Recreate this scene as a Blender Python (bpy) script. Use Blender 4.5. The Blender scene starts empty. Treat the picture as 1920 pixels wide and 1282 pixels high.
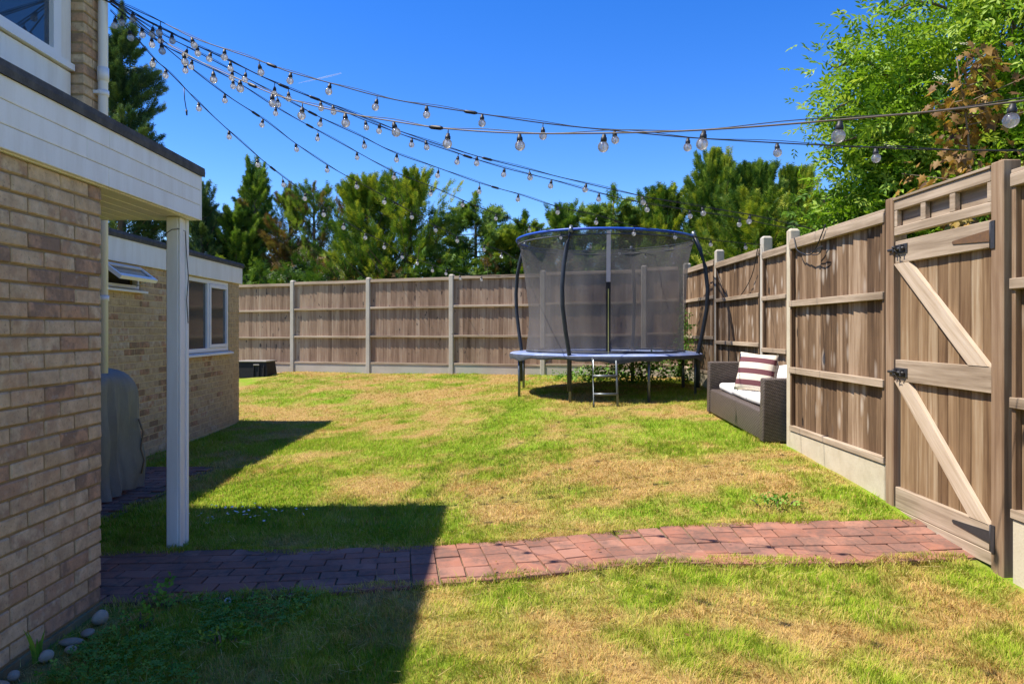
import bpy, bmesh, math, random
import numpy as np
from mathutils import Vector, Matrix

# ------------------------------------------------------------------ camera, world, sun, exposure
sc = bpy.context.scene
C = sc.collection
EYE = 1.41
cam_d = bpy.data.cameras.new('camera')
cam_d.sensor_width = 36.0
cam_d.lens = 36.0 * 1330 / 1920
cam_d.shift_y = -24 / 1920
cam_d.clip_start = 0.05
cam_d.clip_end = 9000
cam = bpy.data.objects.new('camera', cam_d)
C.objects.link(cam)
cam.location = (0, 0, EYE)
cam.rotation_euler = (math.radians(90), 0, 0)
sc.camera = cam

SUN_TRAVEL = Vector((0.56, 0.04, -1.0)).normalized()       # sunlight comes from the left, high up
SUN_ELEV = math.asin(-SUN_TRAVEL.z)
SUN_AZ = math.atan2(-SUN_TRAVEL.x, -SUN_TRAVEL.y)
world = bpy.data.worlds.new('World')
sc.world = world
world.use_nodes = True
wn, wl = world.node_tree.nodes, world.node_tree.links
wn.clear()
sky = wn.new('ShaderNodeTexSky')
sky.sky_type = 'NISHITA'
sky.sun_disc = False
sky.sun_elevation = SUN_ELEV
sky.sun_rotation = SUN_AZ
sky.altitude = 900
sky.air_density = 1.0
sky.dust_density = 0.25
sky.ozone_density = 3.0
hs = wn.new('ShaderNodeHueSaturation')
hs.inputs['Hue'].default_value = 0.516
hs.inputs['Saturation'].default_value = 1.38
bgn = wn.new('ShaderNodeBackground')
bgn.inputs['Strength'].default_value = 0.132
won = wn.new('ShaderNodeOutputWorld')
wl.new(sky.outputs[0], hs.inputs['Color'])
wl.new(hs.outputs[0], bgn.inputs['Color'])
wl.new(bgn.outputs[0], won.inputs['Surface'])

sun_d = bpy.data.lights.new('sun', 'SUN')
sun_d.energy = 4.6
sun_d.angle = math.radians(0.53)
sun_d.color = (1.0, 0.93, 0.82)
sun = bpy.data.objects.new('sun', sun_d)
C.objects.link(sun)
sun.location = (-8, 0, 14)
sun.rotation_euler = SUN_TRAVEL.to_track_quat('-Z', 'Y').to_euler()

sc.view_settings.view_transform = 'Standard'
sc.view_settings.look = 'None'
sc.view_settings.exposure = 0.90
sc.view_settings.gamma = 1.0
sc.render.engine = 'CYCLES'
sc.cycles.use_denoising = True
sc.cycles.max_bounces = 8
sc.cycles.transparent_max_bounces = 24

R = random.Random(7)
NR = np.random.default_rng(11)
PI = math.pi

# ------------------------------------------------------------------ helpers: objects
def link(o, parent=None):
    C.objects.link(o)
    if parent is not None:
        o.parent = parent
    return o

def tag(o, label=None, cat=None, group=None, kind=None):
    if label: o['label'] = label
    if cat: o['category'] = cat
    if group: o['group'] = group
    if kind: o['kind'] = kind
    return o

def thing(name, label, cat, loc=(0, 0, 0), rot=(0, 0, 0), group=None):
    o = link(bpy.data.objects.new(name, None))
    o.empty_display_size = 0.2
    o.location = loc
    o.rotation_euler = rot
    return tag(o, label, cat, group)

def obj(name, me, mat=None, parent=None, loc=None, rot=None, scale=None):
    if isinstance(me, MB):
        me = me.mesh(name)
    if mat is not None and len(me.materials) == 0:
        me.materials.append(mat)
    o = link(bpy.data.objects.new(name, me), parent)
    if loc is not None: o.location = loc
    if rot is not None: o.rotation_euler = rot
    if scale is not None: o.scale = scale
    return o

class MB:
    """collects shapes, becomes one mesh"""
    def __init__(s):
        s.v, s.f, s.sm = [], [], []
    def add(s, V, F, smooth=False):
        b = len(s.v)
        s.v += [tuple(p) for p in V]
        s.f += [tuple(i + b for i in q) for q in F]
        s.sm += [smooth] * len(F)
        return s
    def box(s, x0, x1, y0, y1, z0, z1, M=None):
        V = [Vector((x, y, z)) for z in (z0, z1) for y in (y0, y1) for x in (x0, x1)]
        if M is not None: V = [M @ p for p in V]
        return s.add(V, [(0, 2, 3, 1), (4, 5, 7, 6), (0, 1, 5, 4), (2, 6, 7, 3), (0, 4, 6, 2), (1, 3, 7, 5)])
    def tube(s, P, r, n=8, caps=True):
        P = [Vector(p) for p in P]
        if not hasattr(r, '__len__'): r = [r] * len(P)
        V, F = [], []
        up = Vector((0, 0, 1))
        for i, p in enumerate(P):
            d = (P[min(i + 1, len(P) - 1)] - P[max(i - 1, 0)])
            d = d.normalized() if d.length > 1e-9 else Vector((0, 0, 1))
            a = d.cross(up if abs(d.z) < 0.95 else Vector((0, 1, 0)))
            a.normalize()
            b = a.cross(d)
            for k in range(n):
                t = 2 * PI * k / n
                V.append(p + (a * math.cos(t) + b * math.sin(t)) * r[i])
        for i in range(len(P) - 1):
            for k in range(n):
                k2 = (k + 1) % n
                F.append((i * n + k, i * n + k2, (i + 1) * n + k2, (i + 1) * n + k))
        if caps:
            F.append(tuple(range(n))[::-1])
            F.append(tuple((len(P) - 1) * n + k for k in range(n)))
        return s.add(V, F, True)
    def lathe(s, prof, n=16, M=None, smooth=True):
        V, F = [], []
        for (r, z) in prof:
            for k in range(n):
                t = 2 * PI * k / n
                p = Vector((r * math.cos(t), r * math.sin(t), z))
                V.append(M @ p if M is not None else p)
        for i in range(len(prof) - 1):
            for k in range(n):
                k2 = (k + 1) % n
                F.append((i * n + k, i * n + k2, (i + 1) * n + k2, (i + 1) * n + k))
        return s.add(V, F, smooth)
    def prism(s, poly, y0, y1, M=None):
        """polygon in x,z extruded along y"""
        n = len(poly)
        V = [Vector((x, y0, z)) for x, z in poly] + [Vector((x, y1, z)) for x, z in poly]
        if M is not None: V = [M @ p for p in V]
        F = [tuple(range(n)), tuple(range(2 * n - 1, n - 1, -1))]
        F += [(i, n + i, n + (i + 1) % n, (i + 1) % n) for i in range(n)]
        return s.add(V, F)
    def mesh(s, name):
        me = bpy.data.meshes.new(name)
        me.from_pydata([tuple(p) for p in s.v], [], s.f)
        me.polygons.foreach_set('use_smooth', s.sm)
        bm = bmesh.new()
        bm.from_mesh(me)
        bmesh.ops.recalc_face_normals(bm, faces=bm.faces)
        bm.to_mesh(me)
        bm.free()
        return me

_bev = {}
def bevbox(sx, sy, sz, b=0.004, var=0, jit=0.0, mat=None):
    """bevelled box centred on the origin; meshes are shared between alike pieces"""
    key = (round(sx, 3), round(sy, 3), round(sz, 3), b, var, jit, mat.name if mat else '')
    if key in _bev: return _bev[key]
    bm = bmesh.new()
    bmesh.ops.create_cube(bm, size=1.0)
    for v in bm.verts:
        v.co = Vector((v.co.x * sx, v.co.y * sy, v.co.z * sz))
    bmesh.ops.bevel(bm, geom=list(bm.edges), offset=b, segments=1, affect='EDGES')
    if jit:
        rr = random.Random(var * 31 + 5)
        for v in bm.verts:
            v.co += Vector([rr.uniform(-jit, jit) for _ in range(3)])
    me = bpy.data.meshes.new('piece')
    bm.to_mesh(me)
    bm.free()
    if mat: me.materials.append(mat)
    _bev[key] = me
    return me

def np_mesh(name, V, F, attrs=None, smooth=False):
    """V (n,3) float, F (m,k) int; attrs: name -> per-vertex float array"""
    me = bpy.data.meshes.new(name)
    n, (m, k) = len(V), F.shape
    me.vertices.add(n)
    me.vertices.foreach_set('co', np.ascontiguousarray(V, dtype=np.float32).ravel())
    me.loops.add(m * k)
    me.loops.foreach_set('vertex_index', np.ascontiguousarray(F, dtype=np.int32).ravel())
    me.polygons.add(m)
    me.polygons.foreach_set('loop_start', np.arange(0, m * k, k, dtype=np.int32))
    if smooth:
        me.polygons.foreach_set('use_smooth', np.ones(m, dtype=bool))
    for a, val in (attrs or {}).items():
        at = me.attributes.new(a, 'FLOAT', 'POINT')
        at.data.foreach_set('value', np.ascontiguousarray(val, dtype=np.float32))
    me.update(calc_edges=True)
    return me

def unit(v):
    return v / np.maximum(np.linalg.norm(v, axis=-1, keepdims=True), 1e-9)

def frames(d, roll, up=None):
    """rotation matrices whose x axis is d, spun by roll about it"""
    d = unit(d)
    ref = np.tile(np.array([0, 0, 1.0]), (len(d), 1))
    ref[np.abs(d[:, 2]) > 0.95] = [0, 1.0, 0]
    y = unit(np.cross(ref, d))
    z = np.cross(d, y)
    c, s = np.cos(roll)[:, None], np.sin(roll)[:, None]
    return np.stack([d, y * c + z * s, z * c - y * s], axis=2)

def scatter(tv, tf, pos, rot, scl):
    """copies of a template (tv, tf) -> one array of verts and faces"""
    n, k = len(pos), len(tv)
    scl = np.asarray(scl)
    if scl.ndim == 1: scl = np.repeat(scl[:, None], 3, 1)
    V = np.einsum('nij,nkj->nki', rot, tv[None] * scl[:, None, :]) + pos[:, None, :]
    F = tf[None] + (np.arange(n) * k)[:, None, None]
    return V.reshape(-1, 3), F.reshape(-1, tf.shape[1])

_lat = NR.random((256, 256))
def vnoise(x, y):
    xi, yi = np.floor(x).astype(int), np.floor(y).astype(int)
    fx, fy = x - xi, y - yi
    fx, fy = fx * fx * (3 - 2 * fx), fy * fy * (3 - 2 * fy)
    a, b = _lat[xi % 256, yi % 256], _lat[(xi + 1) % 256, yi % 256]
    c, d = _lat[xi % 256, (yi + 1) % 256], _lat[(xi + 1) % 256, (yi + 1) % 256]
    return (a * (1 - fx) + b * fx) * (1 - fy) + (c * (1 - fx) + d * fx) * fy
def fbm(x, y, o=4):
    s, a, t = 0, 0.5, 0
    for i in range(o):
        s = s + a * vnoise(x * 2 ** i + 17 * i, y * 2 ** i + 31 * i)
        t += a
        a *= 0.5
    return s / t

# ------------------------------------------------------------------ helpers: materials
class NT:
    def __init__(s, name):
        s.m = bpy.data.materials.new(name)
        s.m.use_nodes = True
        s.t = s.m.node_tree
        s.n, s.l = s.t.nodes, s.t.links
        s.n.clear()
        s.out = s.n.new('ShaderNodeOutputMaterial')
    def new(s, typ, **kw):
        nd = s.n.new(typ)
        for k, v in kw.items():
            if k in nd.inputs: s.put(nd.inputs[k], v)
            else: setattr(nd, k, v)
        return nd
    def put(s, sock, v):
        if isinstance(v, bpy.types.NodeSocket): s.l.new(v, sock)
        else: sock.default_value = v
    def coords(s, scale=(1, 1, 1), rnd=True, kind='Object'):
        tc = s.new('ShaderNodeTexCoord')
        v = tc.outputs[kind]
        if rnd:
            oi = s.new('ShaderNodeObjectInfo')
            mu = s.new('ShaderNodeVectorMath', operation='SCALE')
            mu.inputs[0].default_value = (37.0, 53.0, 29.0)
            s.l.new(oi.outputs['Random'], mu.inputs['Scale'])
            ad = s.new('ShaderNodeVectorMath', operation='ADD')
            s.l.new(v, ad.inputs[0])
            s.l.new(mu.outputs[0], ad.inputs[1])
            v = ad.outputs[0]
        mp = s.new('ShaderNodeMapping')
        s.l.new(v, mp.inputs['Vector'])
        mp.inputs['Scale'].default_value = scale
        return mp.outputs[0]
    def noise(s, vec, scale=5, detail=4, rough=0.6, dist=0.0):
        nd = s.new('ShaderNodeTexNoise')
        s.l.new(vec, nd.inputs['Vector'])
        nd.inputs['Scale'].default_value = scale
        nd.inputs['Detail'].default_value = detail
        nd.inputs['Roughness'].default_value = rough
        nd.inputs['Distortion'].default_value = dist
        return nd.outputs['Fac']
    def ramp(s, fac, stops, interp='LINEAR'):
        nd = s.new('ShaderNodeValToRGB')
        nd.color_ramp.interpolation = interp
        e = nd.color_ramp.elements
        while len(e) < len(stops): e.new(0.5)
        for i, (p, c) in enumerate(stops):
            e[i].position = p
            e[i].color = (*c, 1) if len(c) == 3 else c
        s.l.new(fac, nd.inputs['Fac'])
        return nd.outputs['Color']
    def mix(s, fac, a, b, mode='MIX'):
        nd = s.new('ShaderNodeMix', data_type='RGBA', blend_type=mode)
        s.put(nd.inputs['Factor'], fac)
        for sock, v in ((nd.inputs[6], a), (nd.inputs[7], b)):
            if not isinstance(v, bpy.types.NodeSocket) and len(v) == 3: v = (*v, 1)
            s.put(sock, v)
        return nd.outputs[2]
    def math(s, op, a, b=0.0, clamp=False):
        nd = s.new('ShaderNodeMath', operation=op)
        nd.use_clamp = clamp
        s.put(nd.inputs[0], a)
        s.put(nd.inputs[1], b)
        return nd.outputs[0]
    def rnd(s):
        return s.new('ShaderNodeObjectInfo').outputs['Random']
    def attr(s, name):
        return s.new('ShaderNodeAttribute', attribute_name=name).outputs['Fac']
    def bump(s, h, strength=0.3, dist=0.01):
        nd = s.new('ShaderNodeBump')
        nd.inputs['Strength'].default_value = strength
        nd.inputs['Distance'].default_value = dist
        s.l.new(h, nd.inputs['Height'])
        return nd.outputs[0]
    def bsdf(s, col, rough=0.7, normal=None, metal=0.0, spec=0.4, **kw):
        p = s.new('ShaderNodeBsdfPrincipled')
        if not isinstance(col, bpy.types.NodeSocket) and len(col) == 3: col = (*col, 1)
        s.put(p.inputs['Base Color'], col)
        s.put(p.inputs['Roughness'], rough)
        p.inputs['Metallic'].default_value = metal
        p.inputs['Specular IOR Level'].default_value = spec
        if normal is not None: s.l.new(normal, p.inputs['Normal'])
        for k, v in kw.items(): s.put(p.inputs[k], v)
        return p.outputs[0]
    def end(s, sh):
        s.l.new(sh, s.out.inputs['Surface'])
        return s.m

def m_wood(name, axis, stops, knot=(0.10, 0.07, 0.05), knot_amt=0.7, stain=0.0, pale=0.0, var=0.5):
    """weathered timber; axis = grain direction of the piece"""
    N = NT(name)
    al, ac = 1.3, 42.0
    ac = 30.0
    s1 = [ac] * 3; s1[axis] = al
    s2 = [7.0] * 3; s2[axis] = 0.55
    s3 = [6.5] * 3; s3[axis] = 1.7
    fine = N.noise(N.coords(s1), 1, 6, 0.65, 0.6)
    tone = N.noise(N.coords(s2), 1, 4, 0.6, 0.4)
    big = N.noise(N.coords((2.2, 2.2, 2.2)), 1, 3)
    fine2 = N.ramp(fine, [(0.32, (0, 0, 0)), (0.68, (1, 1, 1))])
    tone2 = N.ramp(tone, [(0.30, (0, 0, 0)), (0.70, (1, 1, 1))])
    f = N.math('ADD', N.math('ADD', N.math('MULTIPLY', fine2, 0.34), N.math('MULTIPLY', tone2, 0.34)), 0.16)
    f = N.math('ADD', f, N.math('MULTIPLY', N.math('SUBTRACT', N.rnd(), 0.5), 0.28 * var))
    f = N.math('ADD', f, N.math('MULTIPLY', N.math('SUBTRACT', big, 0.4), 0.25))
    col = N.ramp(f, stops)
    vo = N.new('ShaderNodeTexVoronoi', feature='F1')
    N.l.new(N.coords(s3), vo.inputs['Vector'])
    vo.inputs['Scale'].default_value = 1.0
    vd = N.math('ADD', vo.outputs['Distance'], N.math('MULTIPLY', fine, 0.12))
    k = N.ramp(vd, [(0.10, (1, 1, 1)), (0.19, (0, 0, 0))])
    kf = N.math('MULTIPLY', k, knot_amt)
    col = N.mix(kf, col, knot)
    if pale:
        v2 = N.new('ShaderNodeTexVoronoi', feature='F1')
        s4 = [8.0] * 3; s4[axis] = 2.6
        N.l.new(N.coords(s4), v2.inputs['Vector'])
        v2.inputs['Scale'].default_value = 1.0
        pd = N.math('ADD', v2.outputs['Distance'], N.math('MULTIPLY', fine, 0.25))
        pf = N.ramp(pd, [(0.20, (1, 1, 1)), (0.40, (0, 0, 0))])
        col = N.mix(N.math('MULTIPLY', pf, pale), col, (0.55, 0.47, 0.38))
    if stain:
        s5 = [9.0] * 3; s5[axis] = 5.0
        st = N.noise(N.coords(s5), 1, 3, 0.5)
        sf = N.ramp(st, [(0.66, (0, 0, 0)), (0.71, (1, 1, 1))])
        col = N.mix(N.math('MULTIPLY', sf, stain), col, (0.045, 0.035, 0.035))
    return N.end(N.bsdf(col, 0.85, N.bump(fine, 0.35, 0.004), spec=0.2))

def m_brick(name, stops, rough=0.9, sp=0.5):
    N = NT(name)
    c = N.coords((1, 1, 1))
    sp_n = N.noise(c, 90, 3, 0.6)
    mid = N.noise(c, 16, 4, 0.65)
    col = N.ramp(N.math('ADD', N.rnd(), N.math('MULTIPLY', N.math('SUBTRACT', N.noise(c, 9, 3, 0.6), 0.5), 0.9), clamp=True), stops)
    col = N.mix(N.ramp(mid, [(0.35, (0, 0, 0)), (0.75, (0.6, 0.6, 0.6))]), col, (0.24, 0.165, 0.105))
    col = N.mix(N.ramp(sp_n, [(0.60, (0, 0, 0)), (0.72, (sp, sp, sp))]), col, (0.08, 0.06, 0.05))
    col = N.mix(N.ramp(N.noise(c, 30, 2), [(0.62, (0, 0, 0)), (0.74, (0.35, 0.35, 0.35))]), col, (0.5, 0.45, 0.38))
    h = N.math('ADD', mid, N.math('MULTIPLY', sp_n, 0.6))
    return N.end(N.bsdf(col, rough, N.bump(h, 0.5, 0.006), spec=0.15))

def m_plain(name, col, rough=0.6, dirt=0.12, dirt_col=(0.25, 0.22, 0.18), scale=6, bump=0.08, spec=0.4, metal=0.0, stretch=(1, 1, 1), fine=60):
    N = NT(name)
    c = N.coords(stretch)
    n1 = N.noise(c, scale, 5, 0.65)
    n2 = N.noise(c, fine, 3, 0.6)
    cc = N.mix(N.ramp(n1, [(0.42, (0, 0, 0)), (0.75, (dirt, dirt, dirt))]), col, dirt_col)
    cc = N.mix(N.ramp(n2, [(0.55, (0, 0, 0)), (0.8, (dirt * 0.8,) * 3)]), cc, dirt_col)
    return N.end(N.bsdf(cc, rough, N.bump(n2, bump, 0.003) if bump else None, metal=metal, spec=spec))

def m_leaf(name, stops, trans=0.35, brown=None, rough=0.55):
    """foliage; attributes: tint 0..1 per leaf, dead 0/1"""
    N = NT(name)
    col = N.ramp(N.attr('tint'), stops)
    if brown: col = N.mix(N.attr('dead'), col, brown)
    d = N.bsdf(col, rough, spec=0.25)
    tr = N.new('ShaderNodeBsdfTranslucent')
    N.l.new(N.mix(1.0, col, (1.0, 1.0, 0.55), 'MULTIPLY'), tr.inputs['Color'])
    ms = N.new('ShaderNodeMixShader')
    ms.inputs[0].default_value = trans
    N.l.new(d, ms.inputs[1])
    N.l.new(tr.outputs[0], ms.inputs[2])
    return N.end(ms.outputs[0])

def m_glass_dark(name, base, rough=0.04):
    N = NT(name)
    return N.end(N.bsdf(base, rough, spec=0.9))

GREY_OAK = [(0.10, (0.040, 0.023, 0.013)), (0.38, (0.118, 0.070, 0.038)), (0.62, (0.220, 0.140, 0.080)), (0.92, (0.41, 0.30, 0.20))]
BACKW = [(0.12, (0.12, 0.074, 0.046)), (0.42, (0.27, 0.175, 0.115)), (0.65, (0.38, 0.265, 0.18)), (0.9, (0.50, 0.39, 0.285))]
RAILW = [(0.12, (0.12, 0.082, 0.052)), (0.42, (0.29, 0.218, 0.148)), (0.65, (0.43, 0.335, 0.24)), (0.9, (0.58, 0.48, 0.37))]
NEWW = [(0.22, (0.30, 0.21, 0.13)), (0.45, (0.47, 0.36, 0.25)), (0.65, (0.58, 0.47, 0.35)), (0.85, (0.68, 0.58, 0.46))]
GATEW = [(0.10, (0.050, 0.027, 0.014)), (0.36, (0.155, 0.090, 0.045)), (0.62, (0.265, 0.170, 0.090)), (0.9, (0.41, 0.31, 0.20))]
M = {}
M['board'] = m_wood('weathered_board', 2, GREY_OAK, pale=0.62, knot_amt=0.7, var=1.5)
M['back_board'] = m_wood('back_fence_board', 2, BACKW, stain=0.85, knot_amt=0.5, var=1.1)
M['rail'] = m_wood('fence_rail', 0, RAILW)
M['upright'] = m_wood('fence_upright', 2, GREY_OAK, knot_amt=0.5)
M['gate_board'] = m_wood('gate_board', 2, GATEW, var=1.1, knot_amt=0.5)
M['ledge'] = m_wood('gate_ledge', 0, RAILW, var=0.3)
M['brace'] = m_wood('gate_brace', 0, NEWW, var=0.2, knot=(0.16, 0.10, 0.06), knot_amt=0.9)
M['post_wood'] = m_wood('gate_post', 2, [(0.15, (0.10, 0.058, 0.033)), (0.45, (0.23, 0.145, 0.085)), (0.9, (0.40, 0.29, 0.19))], knot_amt=0.4)
M['concrete'] = m_plain('fence_concrete', (0.47, 0.43, 0.36), 0.9, 0.4, (0.30, 0.25, 0.18), 3.0, 0.25, 0.15)
M['conc_pale'] = m_plain('gravel_board_concrete', (0.56, 0.49, 0.365), 0.9, 0.55, (0.36, 0.29, 0.185), 5.0, 0.5, 0.15)
BR = [(0.0, (0.60, 0.425, 0.25)), (0.22, (0.69, 0.515, 0.315)), (0.42, (0.60, 0.395, 0.23)), (0.60, (0.71, 0.545, 0.34)), (0.74, (0.46, 0.31, 0.195)), (0.88, (0.58, 0.345, 0.20)), (1.0, (0.31, 0.205, 0.135))]
BR2 = [(0.0, (0.50, 0.355, 0.19)), (0.3, (0.60, 0.45, 0.26)), (0.55, (0.53, 0.36, 0.20)), (0.72, (0.62, 0.50, 0.33)), (0.86, (0.50, 0.27, 0.15)), (1.0, (0.28, 0.185, 0.10))]
M['brick'] = m_brick('house_brick', BR)
M['brick2'] = m_brick('outbuilding_brick', BR2, sp=0.35)
M['mortar'] = m_plain('mortar', (0.34, 0.245, 0.125), 0.95, 0.5, (0.15, 0.11, 0.055), 10, 0.5, 0.1)
M['mortar2'] = m_plain('mortar_pale', (0.62, 0.47, 0.26), 0.95, 0.3, (0.36, 0.27, 0.14), 10, 0.5, 0.1)
M['white'] = m_plain('white_cladding', (0.86, 0.84, 0.79), 0.45, 0.34, (0.52, 0.45, 0.33), 1.0, 0.03, 0.4, stretch=(9, 9, 1.2))
M['upvc'] = m_plain('white_upvc', (0.82, 0.82, 0.82), 0.35, 0.08, (0.5, 0.48, 0.42), 3, 0.0, 0.5)
M['felt'] = m_plain('roof_felt', (0.075, 0.075, 0.08), 0.95, 0.6, (0.17, 0.165, 0.16), 14, 0.8, 0.1, fine=140)
M['tile'] = m_plain('roof_tile', (0.14, 0.085, 0.06), 0.9, 0.4, (0.08, 0.06, 0.05), 8, 0.4, 0.1)
M['metal_black'] = m_plain('black_iron', (0.03, 0.03, 0.033), 0.5, 0.3, (0.08, 0.07, 0.065), 30, 0.2, 0.5)
M['rust'] = m_plain('rusty_iron', (0.16, 0.085, 0.04), 0.8, 0.6, (0.06, 0.045, 0.04), 25, 0.4, 0.3)
M['steel'] = m_plain('galvanised_steel', (0.16, 0.18, 0.19), 0.4, 0.3, (0.08, 0.08, 0.08), 20, 0.05, 0.5, metal=0.6)
M['foam_black'] = m_plain('black_pole_sleeve', (0.022, 0.026, 0.034), 0.45, 0.3, (0.07, 0.08, 0.09), 12, 0.5, 0.4)
M['blue_pad'] = m_plain('blue_vinyl_pad', (0.20, 0.27, 0.50), 0.35, 0.7, (0.50, 0.55, 0.66), 5, 0.5, 0.5)
M['blue_tube'] = m_plain('blue_sleeve', (0.012, 0.07, 0.42), 0.45, 0.3, (0.02, 0.12, 0.5), 8, 0.2, 0.4)
M['skirt'] = m_plain('grey_pad_skirt', (0.05, 0.056, 0.07), 0.6, 0.5, (0.12, 0.13, 0.15), 9, 0.5, 0.3)
M['mat'] = m_plain('jump_mat', (0.02, 0.02, 0.024), 0.8, 0.3, (0.06, 0.06, 0.06), 12, 0.2, 0.2)
M['strip'] = m_plain('pale_net_strip', (0.52, 0.46, 0.49), 0.8, 0.3, (0.35, 0.3, 0.32), 20, 0.2, 0.2)
M['zip'] = m_plain('zip_yellow', (0.55, 0.50, 0.16), 0.6, 0.2, (0.3, 0.3, 0.2), 20, 0.0, 0.3)
M['cable'] = m_plain('black_cable', (0.016, 0.016, 0.018), 0.5, 0.2, (0.05, 0.045, 0.04), 30, 0.0, 0.4)
M['cable_lit'] = m_plain('sunlit_cable', (0.10, 0.075, 0.06), 0.5, 0.3, (0.16, 0.12, 0.1), 30, 0.0, 0.4)  # paler copy of the black cable: sunlight on this wire put into its colour
M['cover'] = m_plain('grey_cover_cloth', (0.18, 0.178, 0.155), 0.7, 0.6, (0.29, 0.28, 0.24), 4, 0.25, 0.3, stretch=(2, 2, 0.6))
M['plastic_dark'] = m_plain('dark_plastic', (0.012, 0.011, 0.012), 0.65, 0.3, (0.03, 0.028, 0.026), 9, 0.1, 0.25)
M['plastic_lid'] = m_plain('box_lid', (0.22, 0.20, 0.185), 0.6, 0.4, (0.30, 0.27, 0.23), 9, 0.1, 0.4)
M['cushion'] = m_plain('white_cushion_cloth', (0.76, 0.73, 0.69), 0.9, 0.15, (0.5, 0.47, 0.43), 5, 0.25, 0.1)
M['stone'] = m_plain('pebble', (0.50, 0.41, 0.29), 0.8, 0.5, (0.24, 0.20, 0.15), 7, 0.3, 0.2)
M['stone_tan'] = m_plain('tan_pebble', (0.42, 0.32, 0.22), 0.8, 0.5, (0.28, 0.2, 0.13), 7, 0.3, 0.2)
M['pane'] = m_glass_dark('window_glass', (0.035, 0.045, 0.05, 1), 0.05)
M['pane_sky'] = m_glass_dark('upper_window_glass', (0.03, 0.05, 0.08, 1), 0.02)
M['pane_obs'] = m_plain('obscured_glass', (0.045, 0.055, 0.050), 0.07, 0.4, (0.02, 0.025, 0.025), 22, 0.06, 0.8)
M['dark_in'] = m_plain('dark_interior', (0.04, 0.04, 0.04), 0.9)
M['bark'] = m_plain('bark', (0.16, 0.115, 0.08), 0.95, 0.6, (0.07, 0.05, 0.035), 9, 0.8, 0.1, stretch=(3, 3, 0.6))
M['twig'] = m_plain('twig', (0.22, 0.17, 0.12), 0.9, 0.4, (0.1, 0.08, 0.06), 9, 0.3, 0.1)
M['render'] = m_plain('cream_render', (0.58, 0.50, 0.36), 0.9, 0.2, (0.4, 0.34, 0.25), 2, 0.2, 0.1)
def m_vapour():
    N = NT('contrail_vapour')
    d = N.new('ShaderNodeBsdfDiffuse')
    d.inputs['Color'].default_value = (0.85, 0.85, 0.87, 1)
    t = N.new('ShaderNodeBsdfTransparent')
    ms = N.new('ShaderNodeMixShader')
    ms.inputs[0].default_value = 0.28
    N.l.new(t.outputs[0], ms.inputs[1])
    N.l.new(d.outputs[0], ms.inputs[2])
    return N.end(ms.outputs[0])
M['contrail'] = m_vapour()

def m_brickwall():
    N = NT('plain_brick_wall')
    tc = N.new('ShaderNodeTexCoord')
    mp = N.new('ShaderNodeMapping')
    mp.inputs['Rotation'].default_value = (PI / 2, 0, PI / 2)
    N.l.new(tc.outputs['Object'], mp.inputs['Vector'])
    b = N.new('ShaderNodeTexBrick')
    N.l.new(mp.outputs[0], b.inputs['Vector'])
    b.inputs['Scale'].default_value = 1.0
    b.inputs['Brick Width'].default_value = 0.225
    b.inputs['Row Height'].default_value = 0.075
    b.inputs['Mortar Size'].default_value = 0.005
    b.inputs['Color1'].default_value = (0.42, 0.31, 0.22, 1)
    b.inputs['Color2'].default_value = (0.33, 0.23, 0.17, 1)
    b.inputs['Mortar'].default_value = (0.33, 0.25, 0.155, 1)
    return N.end(N.bsdf(b.outputs['Color'], 0.9, spec=0.15))
M['brickwall'] = m_brickwall()

def m_paver():
    N = NT('red_paver')
    c = N.coords((1, 1, 1))
    wc = N.new('ShaderNodeNewGeometry').outputs['Position']
    g = N.noise(wc, 2.8, 7, 0.72)
    mid = N.noise(c, 22, 5, 0.7)
    col = N.ramp(N.rnd(), [(0, (0.27, 0.115, 0.072)), (0.3, (0.34, 0.150, 0.095)), (0.55, (0.31, 0.130, 0.083)), (0.8, (0.38, 0.185, 0.122)), (1, (0.29, 0.14, 0.10))])
    col = N.mix(N.ramp(mid, [(0.40, (0, 0, 0)), (0.8, (0.5, 0.5, 0.5))]), col, (0.36, 0.19, 0.14))
    gr = N.math('MULTIPLY', N.ramp(g, [(0.44, (0, 0, 0)), (0.56, (0.95, 0.95, 0.95))]), N.ramp(mid, [(0.3, (0.3, 0.3, 0.3)), (0.6, (1, 1, 1))]))
    col = N.mix(N.math('MULTIPLY', gr, 0.75), col, (0.11, 0.075, 0.06))
    return N.end(N.bsdf(col, 0.85, N.bump(mid, 0.35, 0.005), spec=0.25))
M['paver'] = m_paver()

def m_soil():
    N = NT('lawn_soil')
    pos = N.new('ShaderNodeNewGeometry').outputs['Position']
    n = N.noise(pos, 40, 5, 0.7)
    n2 = N.noise(pos, 7, 4, 0.6)
    g = N.ramp(n, [(0.3, (0.10, 0.18, 0.012)), (0.6, (0.22, 0.33, 0.025)), (0.8, (0.34, 0.40, 0.05))])
    s = N.ramp(n, [(0.3, (0.22, 0.14, 0.05)), (0.6, (0.40, 0.27, 0.10)), (0.8, (0.52, 0.38, 0.17))])
    col = N.mix(N.math('ADD', N.attr('dry'), N.math('MULTIPLY', N.math('SUBTRACT', n2, 0.5), 0.7), clamp=True), g, s)
    return N.end(N.bsdf(col, 0.95, N.bump(n, 0.8, 0.02), spec=0.05))
M['soil'] = m_soil()
M['sand'] = m_plain('path_bedding', (0.20, 0.145, 0.095), 0.95, 0.6, (0.09, 0.10, 0.03), 12, 0.5, 0.05)

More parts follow.
